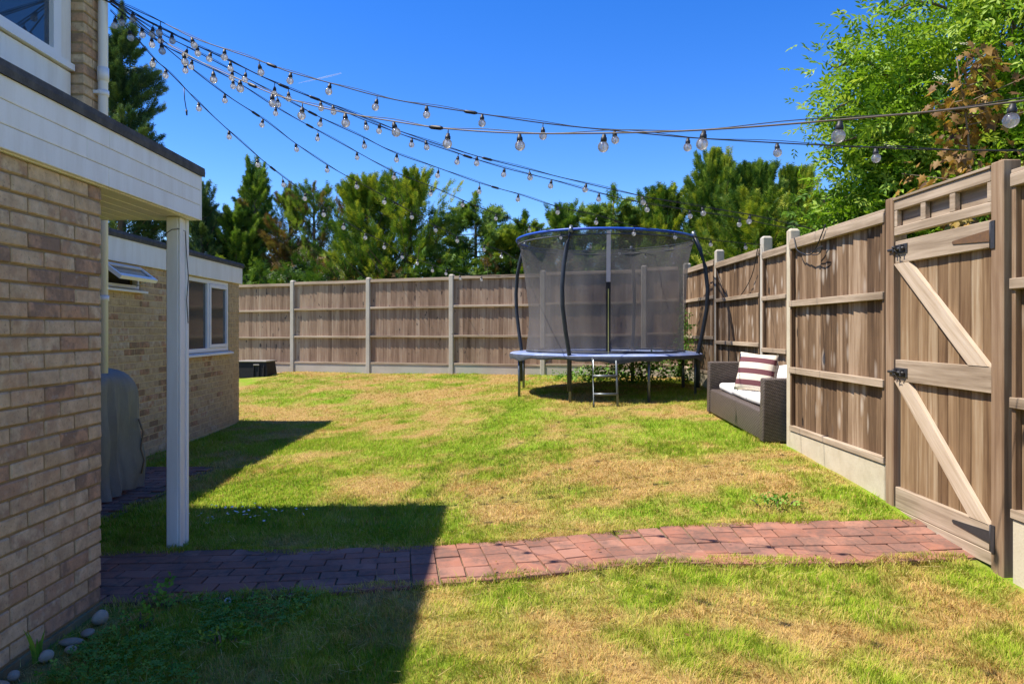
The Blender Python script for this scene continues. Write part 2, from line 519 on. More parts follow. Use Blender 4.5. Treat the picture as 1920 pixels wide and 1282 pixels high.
def m_grass():
    N = NT('grass_blade')
    g = N.ramp(N.attr('tint'), [(0.0, (0.12, 0.255, 0.012)), (0.35, (0.24, 0.375, 0.020)), (0.7, (0.385, 0.47, 0.035)), (1.0, (0.54, 0.57, 0.09))])
    s = N.ramp(N.attr('tint'), [(0.0, (0.30, 0.165, 0.05)), (0.4, (0.57, 0.36, 0.12)), (0.8, (0.71, 0.49, 0.20)), (1.0, (0.82, 0.64, 0.33))])
    col = N.mix(N.attr('dry'), g, s)
    d = N.bsdf(col, 0.7, spec=0.06)
    tr = N.new('ShaderNodeBsdfTranslucent')
    N.l.new(col, tr.inputs['Color'])
    ms = N.new('ShaderNodeMixShader')
    ms.inputs[0].default_value = 0.3
    N.l.new(d, ms.inputs[1])
    N.l.new(tr.outputs[0], ms.inputs[2])
    return N.end(ms.outputs[0])
M['grass'] = m_grass()

def m_net():
    N = NT('fine_black_net')
    d = N.new('ShaderNodeBsdfDiffuse')
    d.inputs['Color'].default_value = (0.145, 0.135, 0.13, 1)
    t = N.new('ShaderNodeBsdfTransparent')
    c = N.coords((1, 1, 1), False)
    w = N.noise(c, 4, 3, 0.5)
    fac = N.ramp(w, [(0.3, (0.52, 0.52, 0.52)), (0.75, (0.64, 0.64, 0.64))])
    ms = N.new('ShaderNodeMixShader')
    N.l.new(fac, ms.inputs[0])
    N.l.new(t.outputs[0], ms.inputs[1])
    N.l.new(d.outputs[0], ms.inputs[2])
    return N.end(ms.outputs[0])
M['net'] = m_net()

def m_bulb():
    N = NT('clear_bulb_glass')
    t = N.new('ShaderNodeBsdfTransparent')
    t.inputs['Color'].default_value = (0.93, 0.92, 0.90, 1)
    g = N.new('ShaderNodeBsdfGlossy')
    g.inputs['Roughness'].default_value = 0.06
    d = N.new('ShaderNodeBsdfTranslucent')
    d.inputs['Color'].default_value = (0.95, 0.93, 0.88, 1)
    fr = N.new('ShaderNodeLayerWeight')
    fr.inputs['Blend'].default_value = 0.35
    m1 = N.new('ShaderNodeMixShader')
    m1.inputs[0].default_value = 0.52
    N.l.new(t.outputs[0], m1.inputs[1])
    N.l.new(d.outputs[0], m1.inputs[2])
    m2 = N.new('ShaderNodeMixShader')
    N.l.new(N.math('ADD', N.math('MULTIPLY', fr.outputs['Fresnel'], 0.8), 0.06), m2.inputs[0])
    N.l.new(m1.outputs[0], m2.inputs[1])
    N.l.new(g.outputs[0], m2.inputs[2])
    return N.end(m2.outputs[0])
M['bulb'] = m_bulb()

def m_wicker():
    N = NT('brown_wicker')
    tc = N.new('ShaderNodeTexCoord')
    sx = N.new('ShaderNodeSeparateXYZ')
    N.l.new(tc.outputs['Object'], sx.inputs[0])
    u = N.math('ADD', sx.outputs[0], sx.outputs[1])
    a = N.math('SINE', N.math('MULTIPLY', u, 2 * PI / 0.05))
    rowi = N.math('FLOOR', N.math('MULTIPLY', N.math('ADD', N.math('ADD', sx.outputs[2], sx.outputs[1]), 5.0), 1 / 0.017))
    par = N.math('MULTIPLY', N.math('MODULO', rowi, 2.0), 2.0)
    a = N.math('MULTIPLY', a, N.math('SUBTRACT', par, 1.0))
    row = N.math('SINE', N.math('MULTIPLY', N.math('ADD', sx.outputs[2], sx.outputs[1]), 2 * PI / 0.017))
    h = N.math('ADD', N.math('MULTIPLY', a, 0.5), N.math('MULTIPLY', row, 0.5))
    f = N.math('ADD', N.math('MULTIPLY', h, 0.35), 0.5)
    n = N.noise(tc.outputs['Object'], 30, 3)
    col = N.ramp(N.math('ADD', f, N.math('MULTIPLY', N.math('SUBTRACT', n, 0.5), 0.5)),
                 [(0.1, (0.024, 0.018, 0.015)), (0.5, (0.088, 0.067, 0.055)), (0.95, (0.20, 0.16, 0.135))])
    return N.end(N.bsdf(col, 0.45, N.bump(h, 0.6, 0.004), spec=0.4))
M['wicker'] = m_wicker()

def m_stripe():
    N = NT('striped_cushion_cloth')
    tc = N.new('ShaderNodeTexCoord')
    sx = N.new('ShaderNodeSeparateXYZ')
    N.l.new(tc.outputs['Object'], sx.inputs[0])
    z = N.math('ADD', N.math('DIVIDE', sx.outputs[2], 0.46), 0.5)
    s = N.math('FRACT', N.math('MULTIPLY', N.math('ADD', z, 0.02), 3.4))
    k = N.math('GREATER_THAN', s, 0.54)
    col = N.mix(k, (0.72, 0.64, 0.52), (0.155, 0.062, 0.070))
    n = N.noise(tc.outputs['Object'], 120, 2)
    return N.end(N.bsdf(col, 0.9, N.bump(n, 0.3, 0.003), spec=0.1))
M['stripe'] = m_stripe()

# ------------------------------------------------------------------ the ground
GP = np.array([
    (-2.1, 3.6, 0), (-2.1, 2, 0), (0, 2, 0.0), (2.8, 2.0, 0.0), (2.8, 4.2, 0.03), (2.8, 5.35, 0.14), (2.8, 7.15, 0.245), (3.2, 8, 0.28),
    (3.3, 9.3, 0.36), (3.3, 11.3, 0.43), (3.3, 13.5, 0.50), (-0.5, 5.6, 0.03), (-2.2, 4.6, 0), (-3.3, 6, 0), (-4.2, 7.4, 0), (-4.2, 10.9, 0),
    (-2.75, 10.8, -0.01), (1.5, 10, 0.375), (1.5, 12, 0.42), (0.1, 11.4, 0.385), (2.58, 13.84, 0.5), (0.65, 14.5, 0.48), (-1.25, 15.2, 0.464),
    (-3.2, 16, 0.433), (-5.16, 16.75, 0.417), (-6.7, 17.3, 0.29), (2.6, 7.4, 0.25), (2.52, 9.27, 0.335), (1.3, 4.5, 0.03), (-0.5, 4.2, 0.01),
    (-12, 20, 0.3), (-12, 5, 0), (10, 20, 0.45), (10, 3, 0.1), (0, -4, 0), (-60, 60, 0.3), (60, 60, 0.4), (60, -60, 0), (-60, -60, 0)])
def _rbf(a, b):
    d2 = (a[:, None, 0] - b[None, :, 0]) ** 2 + (a[:, None, 1] - b[None, :, 1]) ** 2
    return np.sqrt(d2 + 0.5)
_A = _rbf(GP, GP) + np.eye(len(GP)) * 0.02
_w = np.linalg.solve(_A, GP[:, 2])
def G_np(x, y):
    x, y = np.asarray(x, float), np.asarray(y, float)
    q = np.stack([x.ravel(), y.ravel()], 1)
    out = np.concatenate([_rbf(q[i:i + 20000], GP) @ _w for i in range(0, len(q), 20000)])
    far = np.clip((np.hypot(q[:, 0], q[:, 1]) - 40) / 20, 0, 1)
    return (out * (1 - far) + 0.3 * far).reshape(x.shape)
def G(x, y):
    return float(G_np(np.array([x]), np.array([y]))[0])

# how dry the turf is: patches of straw and green as they lie in the garden
DRY = [(0.9, 3.0, 0.9, 0.40), (2.2, 3.3, 0.9, 0.40), (0.1, 3.0, 0.5, 0.30), (2.0, 6.0, 0.7, 0.42), (1.6, 5.5, 0.6, 0.2), (0.8, 6.4, 0.8, 0.35), (0.9, 7.3, 0.7, 0.22),
       (-0.6, 14.0, 1.6, 0.40), (-3.0, 15.0, 1.5, 0.35), (0.6, 12.5, 1.0, 0.25), (2.2, 8.2, 0.8, 0.25), (-1.6, 12.0, 1.6, 0.12),
       (-1.25, 3.05, 0.20, 0.7), (-1.02, 2.85, 0.15, 0.6), (0.3, 5.0, 0.35, 0.3), (0.85, 5.2, 0.4, 0.25), (-0.2, 5.9, 0.35, 0.2),
       (-2.0, 7.5, 1.5, -0.30), (-2.2, 5.2, 0.9, -0.40), (-0.75, 2.8, 0.35, -0.45), (-0.9, 4.9, 0.9, -0.30), (-1.6, 2.6, 0.7, -0.45), (1.5, 5.35, 0.35, -0.55), (-0.2, 3.4, 0.3, -0.35), (-0.6, 8.0, 1.2, -0.18),
       (1.5, 11, 1.3, -0.2), (1.7, 2.65, 0.3, -0.3), (0.75, 3.75, 0.3, -0.3), (-4, 9, 1.2, -0.3)]
def dry_np(x, y):
    d = 0.43 + (fbm(x * 0.95 + 3, y * 0.95 + 9, 4) - 0.5) * 2.7 + (fbm(x * 4 + 50, y * 4, 3) - 0.5) * 1.9
    for (bx, by, r, a) in DRY:
        d = d + a * np.exp(-((x - bx) ** 2 + (y - by) ** 2) / (r * r))
    return np.clip(d, 0, 1)

def grid_lines(a, b, step, far):
    core = list(np.arange(a, b + 1e-6, step))
    out, s, p = [], step, b
    while p < far:
        s *= 1.35
        p += s
        out.append(p)
    lo, s, p = [], step, a
    while p > -far:
        s *= 1.35
        p -= s
        lo.append(p)
    return np.array(lo[::-1] + core + out)
gx, gy = grid_lines(-7.0, 4.4, 0.1, 1500), grid_lines(1.4, 18.0, 0.1, 1500)
XX, YY = np.meshgrid(gx, gy, indexing='ij')
ZZ = G_np(XX, YY) + (fbm(XX * 2.5, YY * 2.5, 3) - 0.5) * 0.022 * (np.hypot(XX, YY - 8) < 16)
V = np.stack([XX, YY, ZZ - 0.012], 2).reshape(-1, 3)
nx, ny = len(gx), len(gy)
idx = np.arange(nx * ny).reshape(nx, ny)
F = np.stack([idx[:-1, :-1], idx[1:, :-1], idx[1:, 1:], idx[:-1, 1:]], 2).reshape(-1, 4)
ground = obj('ground', np_mesh('ground', V, F, {'dry': dry_np(V[:, 0], V[:, 1])}, True), M['soil'])
tag(ground, kind='structure')

# ------------------------------------------------------------------ red brick path and patio
PU = [(-3.3, 4.47), (-2.6, 4.49), (-1.22, 4.52), (-0.51, 4.56), (0.14, 4.68), (0.61, 4.79), (1.27, 4.93), (2.0, 4.92), (2.9, 4.88)]
PL = [(-3.3, 3.62), (-2.08, 3.62), (-1.28, 3.70), (-0.47, 3.87), (0.12, 4.0), (0.76, 4.22), (1.39, 4.19), (2.01, 4.18), (2.9, 4.28)]
def _smooth(P):
    xs_ = np.linspace(-3.6, 3.2, 341)
    ys_ = np.interp(xs_, *zip(*P))
    k = np.hanning(41); k /= k.sum()
    return xs_, np.convolve(np.pad(ys_, 20, mode='edge'), k, 'valid')
_PU, _PL = _smooth(PU), _smooth(PL)
def pu(x): return np.interp(x, *_PU)
def pl(x): return np.interp(x, *_PL)
def in_path(x, y, m=0.0):
    return (x > -3.4) & (x < 2.95) & (y > pl(x) - m) & (y < pu(x) + m)
PATIO = (-4.02, -2.98, 4.62, 7.25)
def in_patio(x, y, m=0.0):
    return (x > PATIO[0] - m) & (x < PATIO[1] + m) & (y > PATIO[2] - m) & (y < PATIO[3] + m)

def sheet(name, xs, lo, hi, n, dz, mat):
    xs = np.asarray(xs)
    ts = np.linspace(0, 1, n)
    X = np.repeat(xs[:, None], n, 1)
    Y = lo[:, None] * (1 - ts) + hi[:, None] * ts
    Z = G_np(X, Y) + dz
    idx = np.arange(X.size).reshape(X.shape)
    F = np.stack([idx[:-1, :-1], idx[1:, :-1], idx[1:, 1:], idx[:-1, 1:]], 2).reshape(-1, 4)
    return obj(name, np_mesh(name, np.stack([X, Y, Z], 2).reshape(-1, 3), F, None, True), mat)
xs = np.linspace(-3.3, 2.9, 63)
path = tag(sheet('path', xs, pl(xs), pu(xs), 8, -0.003, M['sand']), kind='structure')
xs = np.linspace(PATIO[0], PATIO[1], 12)
patio = tag(sheet('patio', xs, np.full(12, PATIO[2]), np.full(12, PATIO[3]), 20, -0.003, M['sand']), kind='structure')

def paver(parent, x, y, sx, sy, rz=0.0):
    g = 0.0075
    me = bevbox(sx - g, sy - g, 0.05, 0.003, R.randrange(3), 0.0008, M['paver'])
    e = 0.1
    nxn = (G(x - e, y) - G(x + e, y)) / (2 * e)
    nyn = (G(x, y - e) - G(x, y + e)) / (2 * e)
    obj('paver', me, None, parent, (x, y, G(x, y) - 0.014 + R.uniform(-0.003, 0.002)),
        (-nyn + R.gauss(0, 0.009), nxn + R.gauss(0, 0.009), rz + R.gauss(0, 0.012)))

# left: stretchers in rows; middle: squarish setts in columns; right: stretchers again.
# laid along the path's centre line, square to its direction
_cx = np.linspace(-3.4, 3.0, 641)
_cy = (pu(_cx) + pl(_cx)) / 2
_cs = np.concatenate([[0], np.cumsum(np.hypot(np.diff(_cx), np.diff(_cy)))])
def on_path(sv):
    x = float(np.interp(sv, _cs, _cx)); y = float(np.interp(sv, _cs, _cy))
    x1, x2 = float(np.interp(sv - 0.15, _cs, _cx)), float(np.interp(sv + 0.15, _cs, _cx))
    y1, y2 = float(np.interp(sv - 0.15, _cs, _cy)), float(np.interp(sv + 0.15, _cs, _cy))
    th = math.atan2(y2 - y1, x2 - x1)
    return x, y, th, float(pu(x) - pl(x)) * math.cos(th)
def lay(s0, s1, f0, f1):
    x, y, th, w = on_path((s0 + s1) / 2)
    v = w * ((f0 + f1) / 2 - 0.5)
    px, py = x - math.sin(th) * v, y + math.cos(th) * v
    if (px < -2.12 and py < 3.60) or px > 2.84: return
    paver(path, px, py, s1 - s0, w * (f1 - f0), th)
def rows(sa, sb, ln, n):
    for r in range(n):
        q = sa - (r % 2) * ln * 0.5
        while q < sb - 0.01:
            a0, b0 = max(q, sa), min(q + ln, sb)
            q += ln
            if b0 - a0 > 0.03: lay(a0, b0, r / n, (r + 1) / n)
S = lambda x: float(np.interp(x, _cx, _cs))
rows(S(-3.18), S(-0.60), 0.208, 7)
q, c = S(-0.60), 0
while q < S(1.56):
    off = (0.0, 0.0, 0.5, 0.0, 0.35)[(c * 7 // 3) % 5]
    cuts_ = [0.0] + [(k + off) / 4 for k in range(0 if off else 1, 4)] + [1.0]
    for e0, e1 in zip(cuts_[:-1], cuts_[1:]):
        lay(q, q + 0.152, e0, e1)
    q += 0.152
    c += 1
rows(q, S(2.9), 0.208, 5)
r = 0
y = PATIO[2] + 0.055
while y < PATIO[3] - 0.02:
    x = PATIO[0] + 0.1 + (r % 2) * 0.1
    while x < PATIO[1] - 0.04:
        paver(patio, x, y, 0.2, 0.105)
        x += 0.203
    y += 0.108
    r += 1

# ------------------------------------------------------------------ the house on the left
HX, HY, HR = -2.09, 3.61, 0.0188
house = thing('brick_house', 'two storey brick house with white fascia and flat roofed porch', 'house', (HX, HY, 0), (0, 0, HR))

def course_bricks(parent, mat, y_end, y_start, z0, n, holes=(), limit=None, visible=None, name='brick', depth=0.05, xf=0.0):
    """running-bond bricks on a wall face at x=xf that looks to +x; y runs back from y_end. Past the limit: one stuff part"""
    L = []
    for k in range(n):
        zc = z0 + 0.005 + 0.0325 + 0.075 * k
        y = y_end
        first = True
        while y > y_start:
            ln = 0.1025 if (first and k % 2) else 0.215
            first = False
            a, b = y - ln, y
            y -= ln + 0.01
            segs = [(a, b)]
            for (ha, hb, hz0, hz1) in holes:
                if zc + 0.03 > hz0 and zc - 0.03 < hz1:
                    ns = []
                    for (p, q) in segs:
                        if q <= ha or p >= hb: ns.append((p, q)); continue
                        if p < ha - 0.02: ns.append((p, ha - 0.004))
                        if q > hb + 0.02: ns.append((hb + 0.004, q))
                    segs = ns
            for (p, q) in segs:
                L.append(((p + q) / 2, zc, q - p))
    vis = [i for i in range(len(L)) if visible is None or visible(*L[i])]
    if limit: vis = sorted(vis, key=lambda i: L[i][0])[:limit]
    vs = set(vis)
    rest = MB()
    for i, (yc, zc, ln) in enumerate(L):
        xj = xf - depth / 2 + R.uniform(-0.002, 0.002)
        if i in vs:
            me = bevbox(depth, ln, 0.065, 0.005, R.randrange(4), 0.0016, mat)
            obj(name, me, None, parent, (xj, yc, zc), (R.gauss(0, 0.004), 0, R.gauss(0, 0.006)))
        else:
            rest.box(xj - depth / 2, xj + depth / 2, yc - ln / 2, yc + ln / 2, zc - 0.0325, zc + 0.0325)
    if rest.v:
        o = obj('brickwork', rest, mat, parent)
        o['kind'] = 'stuff'

wall = obj('wall', MB().box(-1.05, -0.008, -4.5, -0.004, -0.15, 2.128), M['mortar'], house)
course_bricks(wall, M['brick'], 0.0, -2.15, 0.03, 28)
obj('plinth', MB().box(-0.08, 0.010, -4.5, 0.004, -0.15, 0.022), M['mortar'], house)
# main body behind the porch
obj('rear_wall', MB().box(-7.0, -1.09, -4.6, 1.76, -0.15, 4.40), M['brickwall'], house)
pier = obj('pier', MB().box(-1.085, -0.986, 1.546, 1.774, -0.15, 4.38), M['mortar'], house)
for k in range(26):
    z = 2.47 + 0.075 * k
    if k % 2:
        obj('brick', bevbox(0.1, 0.235, 0.065, 0.005, k % 4, 0.0015, M['brick']), None, pier, (-1.031, 1.66, z))
    else:
        for yc in (1.60, 1.72):
            obj('brick', bevbox(0.1, 0.112, 0.065, 0.005, k % 4, 0.0015, M['brick']), None, pier, (-1.031, yc, z))
# upper cladding boards and the window in it
for k in range(4):
    z0 = 2.48 + 0.195 * k
    obj('cladding_board', bevbox(0.022, 6.0, 0.192, 0.005, 0, 0, M['white']), None, house, (-1.077 + 0.002 * (k % 2), -1.47, z0 + 0.0975))
obj('cladding_board', bevbox(0.022, 0.145, 1.12, 0.004, 0, 0, M['white']), None, house, (-1.077, 1.462, 3.86))
obj('cladding_board', bevbox(0.022, 6.0, 0.10, 0.004, 0, 0, M['white']), None, house, (-1.075, -1.47, 4.36))
win = obj('window', MB().box(-1.10, -1.045, 1.30, 1.385, 3.318, 4.30).box(-1.10, -1.045, -0.60, -0.515, 3.318, 4.30)
          .box(-1.10, -1.045, -0.515, 1.30, 3.318, 3.345).box(-1.10, -1.045, -0.515, 1.30, 4.24, 4.30).box(-1.10, -1.045, 0.36, 0.43, 3.345, 4.24), M['upvc'], house)
obj('pane', MB().box(-1.089, -1.077, 0.43, 1.30, 3.345, 4.24), M['pane_sky'], win)
obj('pane', MB().box(-1.089, -1.077, -0.515, 0.36, 3.345, 4.24), M['pane_sky'], win)
obj('sill', MB().box(-1.09, -1.035, -0.7, 1.53, 3.268, 3.314), M['upvc'], win)
# roof over it all (its eaves throw the long shadow over the lawn)
obj('roof', MB().prism([(-0.86, 4.40), (-0.86, 4.46), (-4.2, 6.3), (-7.5, 4.46), (-7.5, 4.40)], -4.9, 1.86), M['tile'], house)
obj('gutter', MB().tube([(-0.88, -4.9, 4.37), (-0.88, 1.86, 4.37)], 0.05, 10), M['upvc'], house)
dp = obj('downpipe', MB().tube([(-0.935, 1.71, 1.08), (-0.935, 1.71, 4.15), (-0.90, 1.71, 4.3), (-0.88, 1.71, 4.37)], 0.034, 14), M['upvc'], house)
for z in (1.64, 3.17):
    obj('bracket', MB().lathe([(0.036, -0.02), (0.041, -0.02), (0.041, 0.02), (0.036, 0.02)], 14, Matrix.Translation((-0.935, 1.71, z)))
        .box(-1.0, -0.93, 1.665, 1.755, z - 0.012, z + 0.012), M['upvc'], dp)
obj('pipe_collar', MB().lathe([(0.034, -0.05), (0.040, -0.05), (0.040, 0.05), (0.034, 0.05)], 14, Matrix.Translation((-0.935, 1.71, 3.31))), M['upvc'], dp)
# porch roof: fascia boards, soffit, felt
cuts = [(-4.5, -1.9, 0.005, 1.112), (-4.5, -0.19, 1.112), (-4.5, -1.2, 0.005, 1.112)]
for k in range(3):
    z0 = 2.134 + 0.098 * k
    for a, b in zip(cuts[k][:-1], cuts[k][1:]):
        obj('fascia_board', bevbox(0.024, b - a - 0.003, 0.0965, 0.0025, 0, 0, M['white']), None, house, (0.024 + 0.002 * k, (a + b) / 2, z0 + 0.049))
obj('fascia_backing', MB().box(-0.02, 0.011, -4.5, 1.10, 2.13, 2.43), M['white'], house)
obj('fascia_end', MB().box(-1.06, 0.036, 1.113, 1.135, 2.136, 2.428), M['white'], house)
for k in range(10):
    obj('soffit_board', bevbox(0.103, 1.10, 0.012, 0.004, 0, 0, M['white']), None, house, (-0.075 - 0.105 * k, 0.555, 2.144))
felt = MB()
prof = [(-1.06, 2.43), (0.040, 2.43), (0.050, 2.425), (0.054, 2.455), (0.050, 2.485), (0.02, 2.490), (-1.06, 2.478)]
felt.prism(prof, -4.5, 1.15)
obj('roof_felt', felt, M['felt'], house)
pst = obj('porch_post', bevbox(0.078, 0.14, 2.17, 0.006, 0, 0, M['white']), None, house, (-0.081, 1.03, 1.05))
obj('trim', bevbox(0.014, 0.045, 2.16, 0.003, 0, 0, M['white']), None, pst, (0.045, -0.046, 0.0))
obj('trim', bevbox(0.014, 0.03, 2.16, 0.003, 0, 0, M['white']), None, pst, (0.045, 0.045, 0.0))
obj('bell_wire', MB().tube([(-0.125, 0.955, 2.02), (-0.08, 0.955, 2.05), (-0.035, 0.955, 2.055), (-0.028, 1.03, 2.05), (-0.027, 1.05, 1.9), (-0.026, 1.075, 1.75), (-0.027, 1.05, 1.6), (-0.026, 1.07, 1.45)], 0.0025, 5), M['cable'], house)

# ------------------------------------------------------------------ single storey outbuilding behind it
outb = thing('brick_outbuilding', 'low buff brick outbuilding with flat roof and white fascia', 'building', (-4.195, 10.9, 0), (0, 0, 0.04))
HOLES = [(-1.95, -0.43, 1.095, 2.09), (-3.95, -3.13, 1.84, 2.09)]
ys = sorted({-5.6, -0.004, *[v for h in HOLES for v in h[:2]]})
zs = sorted({-0.15, 2.1, *[v for h in HOLES for v in h[2:]]})
wm = MB()
for a, b in zip(ys[:-1], ys[1:]):
    for p, q in zip(zs[:-1], zs[1:]):
        if any(a >= h[0] - 1e-6 and b <= h[1] + 1e-6 and p >= h[2] - 1e-6 and q <= h[3] + 1e-6 for h in HOLES): continue
        wm.box(-0.15, -0.005, a, b, p, q)
wm.box(-3.2, -0.152, -5.6, -0.004, -0.15, 2.1)
owall = obj('wall', wm, M['mortar2'], outb)
course_bricks(owall, M['brick2'], 0.0, -4.8, 0.0, 28, HOLES, 298, lambda y, z, l: y > -3.82)
for (a, b) in ((-5.6, -2.2), (-2.2, 0.03)):
    obj('fascia_board', bevbox(0.026, b - a - 0.003, 0.245, 0.004, 0, 0, M['white']), None, outb, (0.02, (a + b) / 2, 2.224))
obj('fascia_end', MB().box(-3.2, 0.033, 0.031, 0.055, 2.103, 2.345), M['white'], outb)
obj('roof_felt', MB().prism([(-3.2, 2.347), (0.05, 2.347), (0.06, 2.38), (0.05, 2.415), (0.0, 2.42), (-3.2, 2.40)], -5.6, 0.075), M['felt'], outb)
def frame(mb, xa, xb, y0, y1, z0, z1, t):
    return mb.box(xa, xb, y0, y0 + t, z0, z1).box(xa, xb, y1 - t, y1, z0, z1).box(xa, xb, y0 + t, y1 - t, z0, z0 + t).box(xa, xb, y0 + t, y1 - t, z1 - t, z1)
w = obj('window', frame(MB(), -0.07, -0.012, -1.945, -0.435, 1.10, 2.086, 0.05).box(-0.07, -0.012, -1.215, -1.165, 1.15, 2.036), M['upvc'], outb)
obj('pane', MB().box(-0.05, -0.04, -1.895, -1.215, 1.15, 2.036), M['pane_obs'], w)
s = obj('sash', frame(MB(), -0.05, 0.004, -1.16, -0.49, 1.155, 2.03, 0.045), M['upvc'], w)
obj('pane', MB().box(-0.03, -0.022, -1.115, -0.535, 1.2, 1.985), M['pane_obs'], w)
obj('sill', MB().prism([(-0.05, 1.06), (0.055, 1.05), (0.055, 1.075), (-0.05, 1.098)], -2.0, -0.38), M['upvc'], w)
w = obj('window', frame(MB(), -0.07, -0.012, -3.945, -3.135, 1.845, 2.086, 0.035), M['upvc'], outb)
obj('interior', MB().box(-0.12, -0.11, -3.93, -3.14, 1.85, 2.08), M['dark_in'], w)
obj('sill', MB().prism([(-0.05, 1.81), (0.06, 1.80), (0.06, 1.822), (-0.05, 1.843)], -4.0, -3.08), M['upvc'], w)
MT = Matrix.Translation((-0.005, 0, 2.07)) @ Matrix.Rotation(math.radians(-53), 4, 'Y')
fm = MB()
for (ya, yb, za, zb) in ((-3.93, -3.89, -0.24, 0), (-3.19, -3.15, -0.24, 0), (-3.89, -3.19, -0.24, -0.195), (-3.89, -3.19, -0.04, 0)):
    fm.box(-0.02, 0.02, ya, yb, za, zb, MT)
fs = obj('open_sash', fm, M['upvc'], w)
obj('pane', MB().box(-0.006, 0.006, -3.89, -3.19, -0.195, -0.04, MT), M['pane'], w)
obj('stay', MB().tube([(-0.02, -3.2, 1.87), (0.10, -3.17, 1.93), (0.15, -3.165, 1.95)], 0.006, 6), M['upvc'], w)

# ------------------------------------------------------------------ fences
def board_mesh(h, w, mat, flip=False):
    key = ('fb', round(h, 3), round(w, 3), mat.name, flip)
    if key in _bev: return _bev[key]
    a, b = -w / 2 - 0.006, w / 2 + 0.010
    ya, yb = (-0.020, -0.007) if not flip else (-0.007, -0.020)
    me = MB()
    V = [(a, 0, 0), (b, 0, 0), (b, yb, 0), (a, ya, 0), (a, 0, h), (b, 0, h), (b, yb, h), (a, ya, h)]
    me.add(V, [(0, 1, 2, 3), (7, 6, 5, 4), (3, 2, 6, 7), (0, 4, 5, 1), (1, 5, 6, 2), (0, 3, 7, 4)])
    m = me.mesh('board')
    m.materials.append(mat)
    _bev[key] = m
    return m

def panel(parent, x0, x1, zb, zt, mat, rails, ends=True, step=0.1, flip=False, rail_t=0.040, cap=True):
    """close-board panel between x0 and x1 on the parent's local x axis, seen from -y"""
    n = max(1, round((x1 - x0) / step))
    w = (x1 - x0) / n
    for i in range(n):
        me = board_mesh(zt - zb - 0.03, w, mat, flip)
        obj('board', me, None, parent, (x0 + (i + 0.5) * w, R.uniform(-0.003, 0.003), zb + 0.012 + R.uniform(-0.006, 0.006)), (R.gauss(0, 0.0015), R.gauss(0, 0.002), R.gauss(0, 0.022)))
    for (ra, rb, t) in rails:
        obj('rail', bevbox(x1 - x0 - 0.004, t, rb - ra, 0.004, 0, 0, M['rail']), None, parent, ((x0 + x1) / 2, -0.021 - t / 2, (ra + rb) / 2), (0, R.gauss(0, 0.0008), 0))
    if ends:
        for xe in (x0 + 0.017, x1 - 0.017):
            obj('batten', bevbox(0.032, 0.034, zt - zb - 0.06, 0.003, 0, 0, M['upright']), None, parent, (xe, -0.0385 - 0.0, (zt + zb) / 2 - 0.01))
    if cap:
        obj('capping', bevbox(x1 - x0, 0.075, 0.022, 0.003, 0, 0, M['rail']), None, parent, ((x0 + x1) / 2, -0.02, zt - 0.004))

def conc_post(parent, x, z0, z1, w=0.10, d=0.11, mat=None, yc=-0.02):
    """slotted concrete post with a weathered, pointed top"""
    mb = MB()
    b = 0.012
    P = [(-w / 2 + b, -d / 2), (w / 2 - b, -d / 2), (w / 2, -d / 2 + b), (w / 2, d / 2 - b), (w / 2 - b, d / 2), (-w / 2 + b, d / 2), (-w / 2, d / 2 - b), (-w / 2, -d / 2 + b)]
    V = [(px, py, z) for z in (z0, z1 - 0.025) for px, py in P] + [(px * 0.62, py * 0.62, z1) for px, py in P]
    F = [tuple(range(7, -1, -1)), tuple(range(16, 24))]
    for l in (0, 8):
        F += [(l + i, l + (i + 1) % 8, l + 8 + (i + 1) % 8, l + 8 + i) for i in range(8)]
    mb.add(V, F)
    return obj('post', mb, mat or M['concrete'], parent, (x, yc, 0))

# back fence: left post to right corner, facing the camera
bx0, by0 = -7.09, 17.48
bd = Vector((0.936, -0.352)); bang = math.atan2(bd.y, bd.x)
back = thing('panel_fence', 'long weathered closeboard fence with concrete posts across the back of the lawn', 'fence', (bx0, by0, 0), (0, 0, bang))
pitch = 2.067
tops = [2.46, 2.50, 2.517, 2.53, 2.55, 2.58, 2.62]
for i in range(6):
    xa = i * pitch
    xb = xa + pitch if i < 5 else xa + 0.70
    p0 = Vector((bx0, by0)) + bd * xa
    p1 = Vector((bx0, by0)) + bd * xb
    zt = (tops[i] + tops[i + 1]) / 2
    zg = min(G(p0.x, p0.y), G(p1.x, p1.y))
    zb = zt - 1.90
    rails = [(zt - 0.062, zt - 0.016, 0.045), (zb + 1.24, zb + 1.285, 0.05), (zb + 0.60, zb + 0.645, 0.05), (zb + 0.0, zb + 0.045, 0.045)]
    panel(back, xa + 0.05, xb - 0.05, zb, zt, M['back_board'], rails, ends=False, step=0.105)
    obj('gravel_board', bevbox(xb - xa - 0.1, 0.05, zb - zg + 0.12, 0.006, 0, 0, M['concrete']), None, back, ((xa + xb) / 2, -0.03, (zb + zg - 0.12) / 2 - 0.002))
    conc_post(back, xa, zg - 0.25, zt + 0.05, 0.105, 0.12)

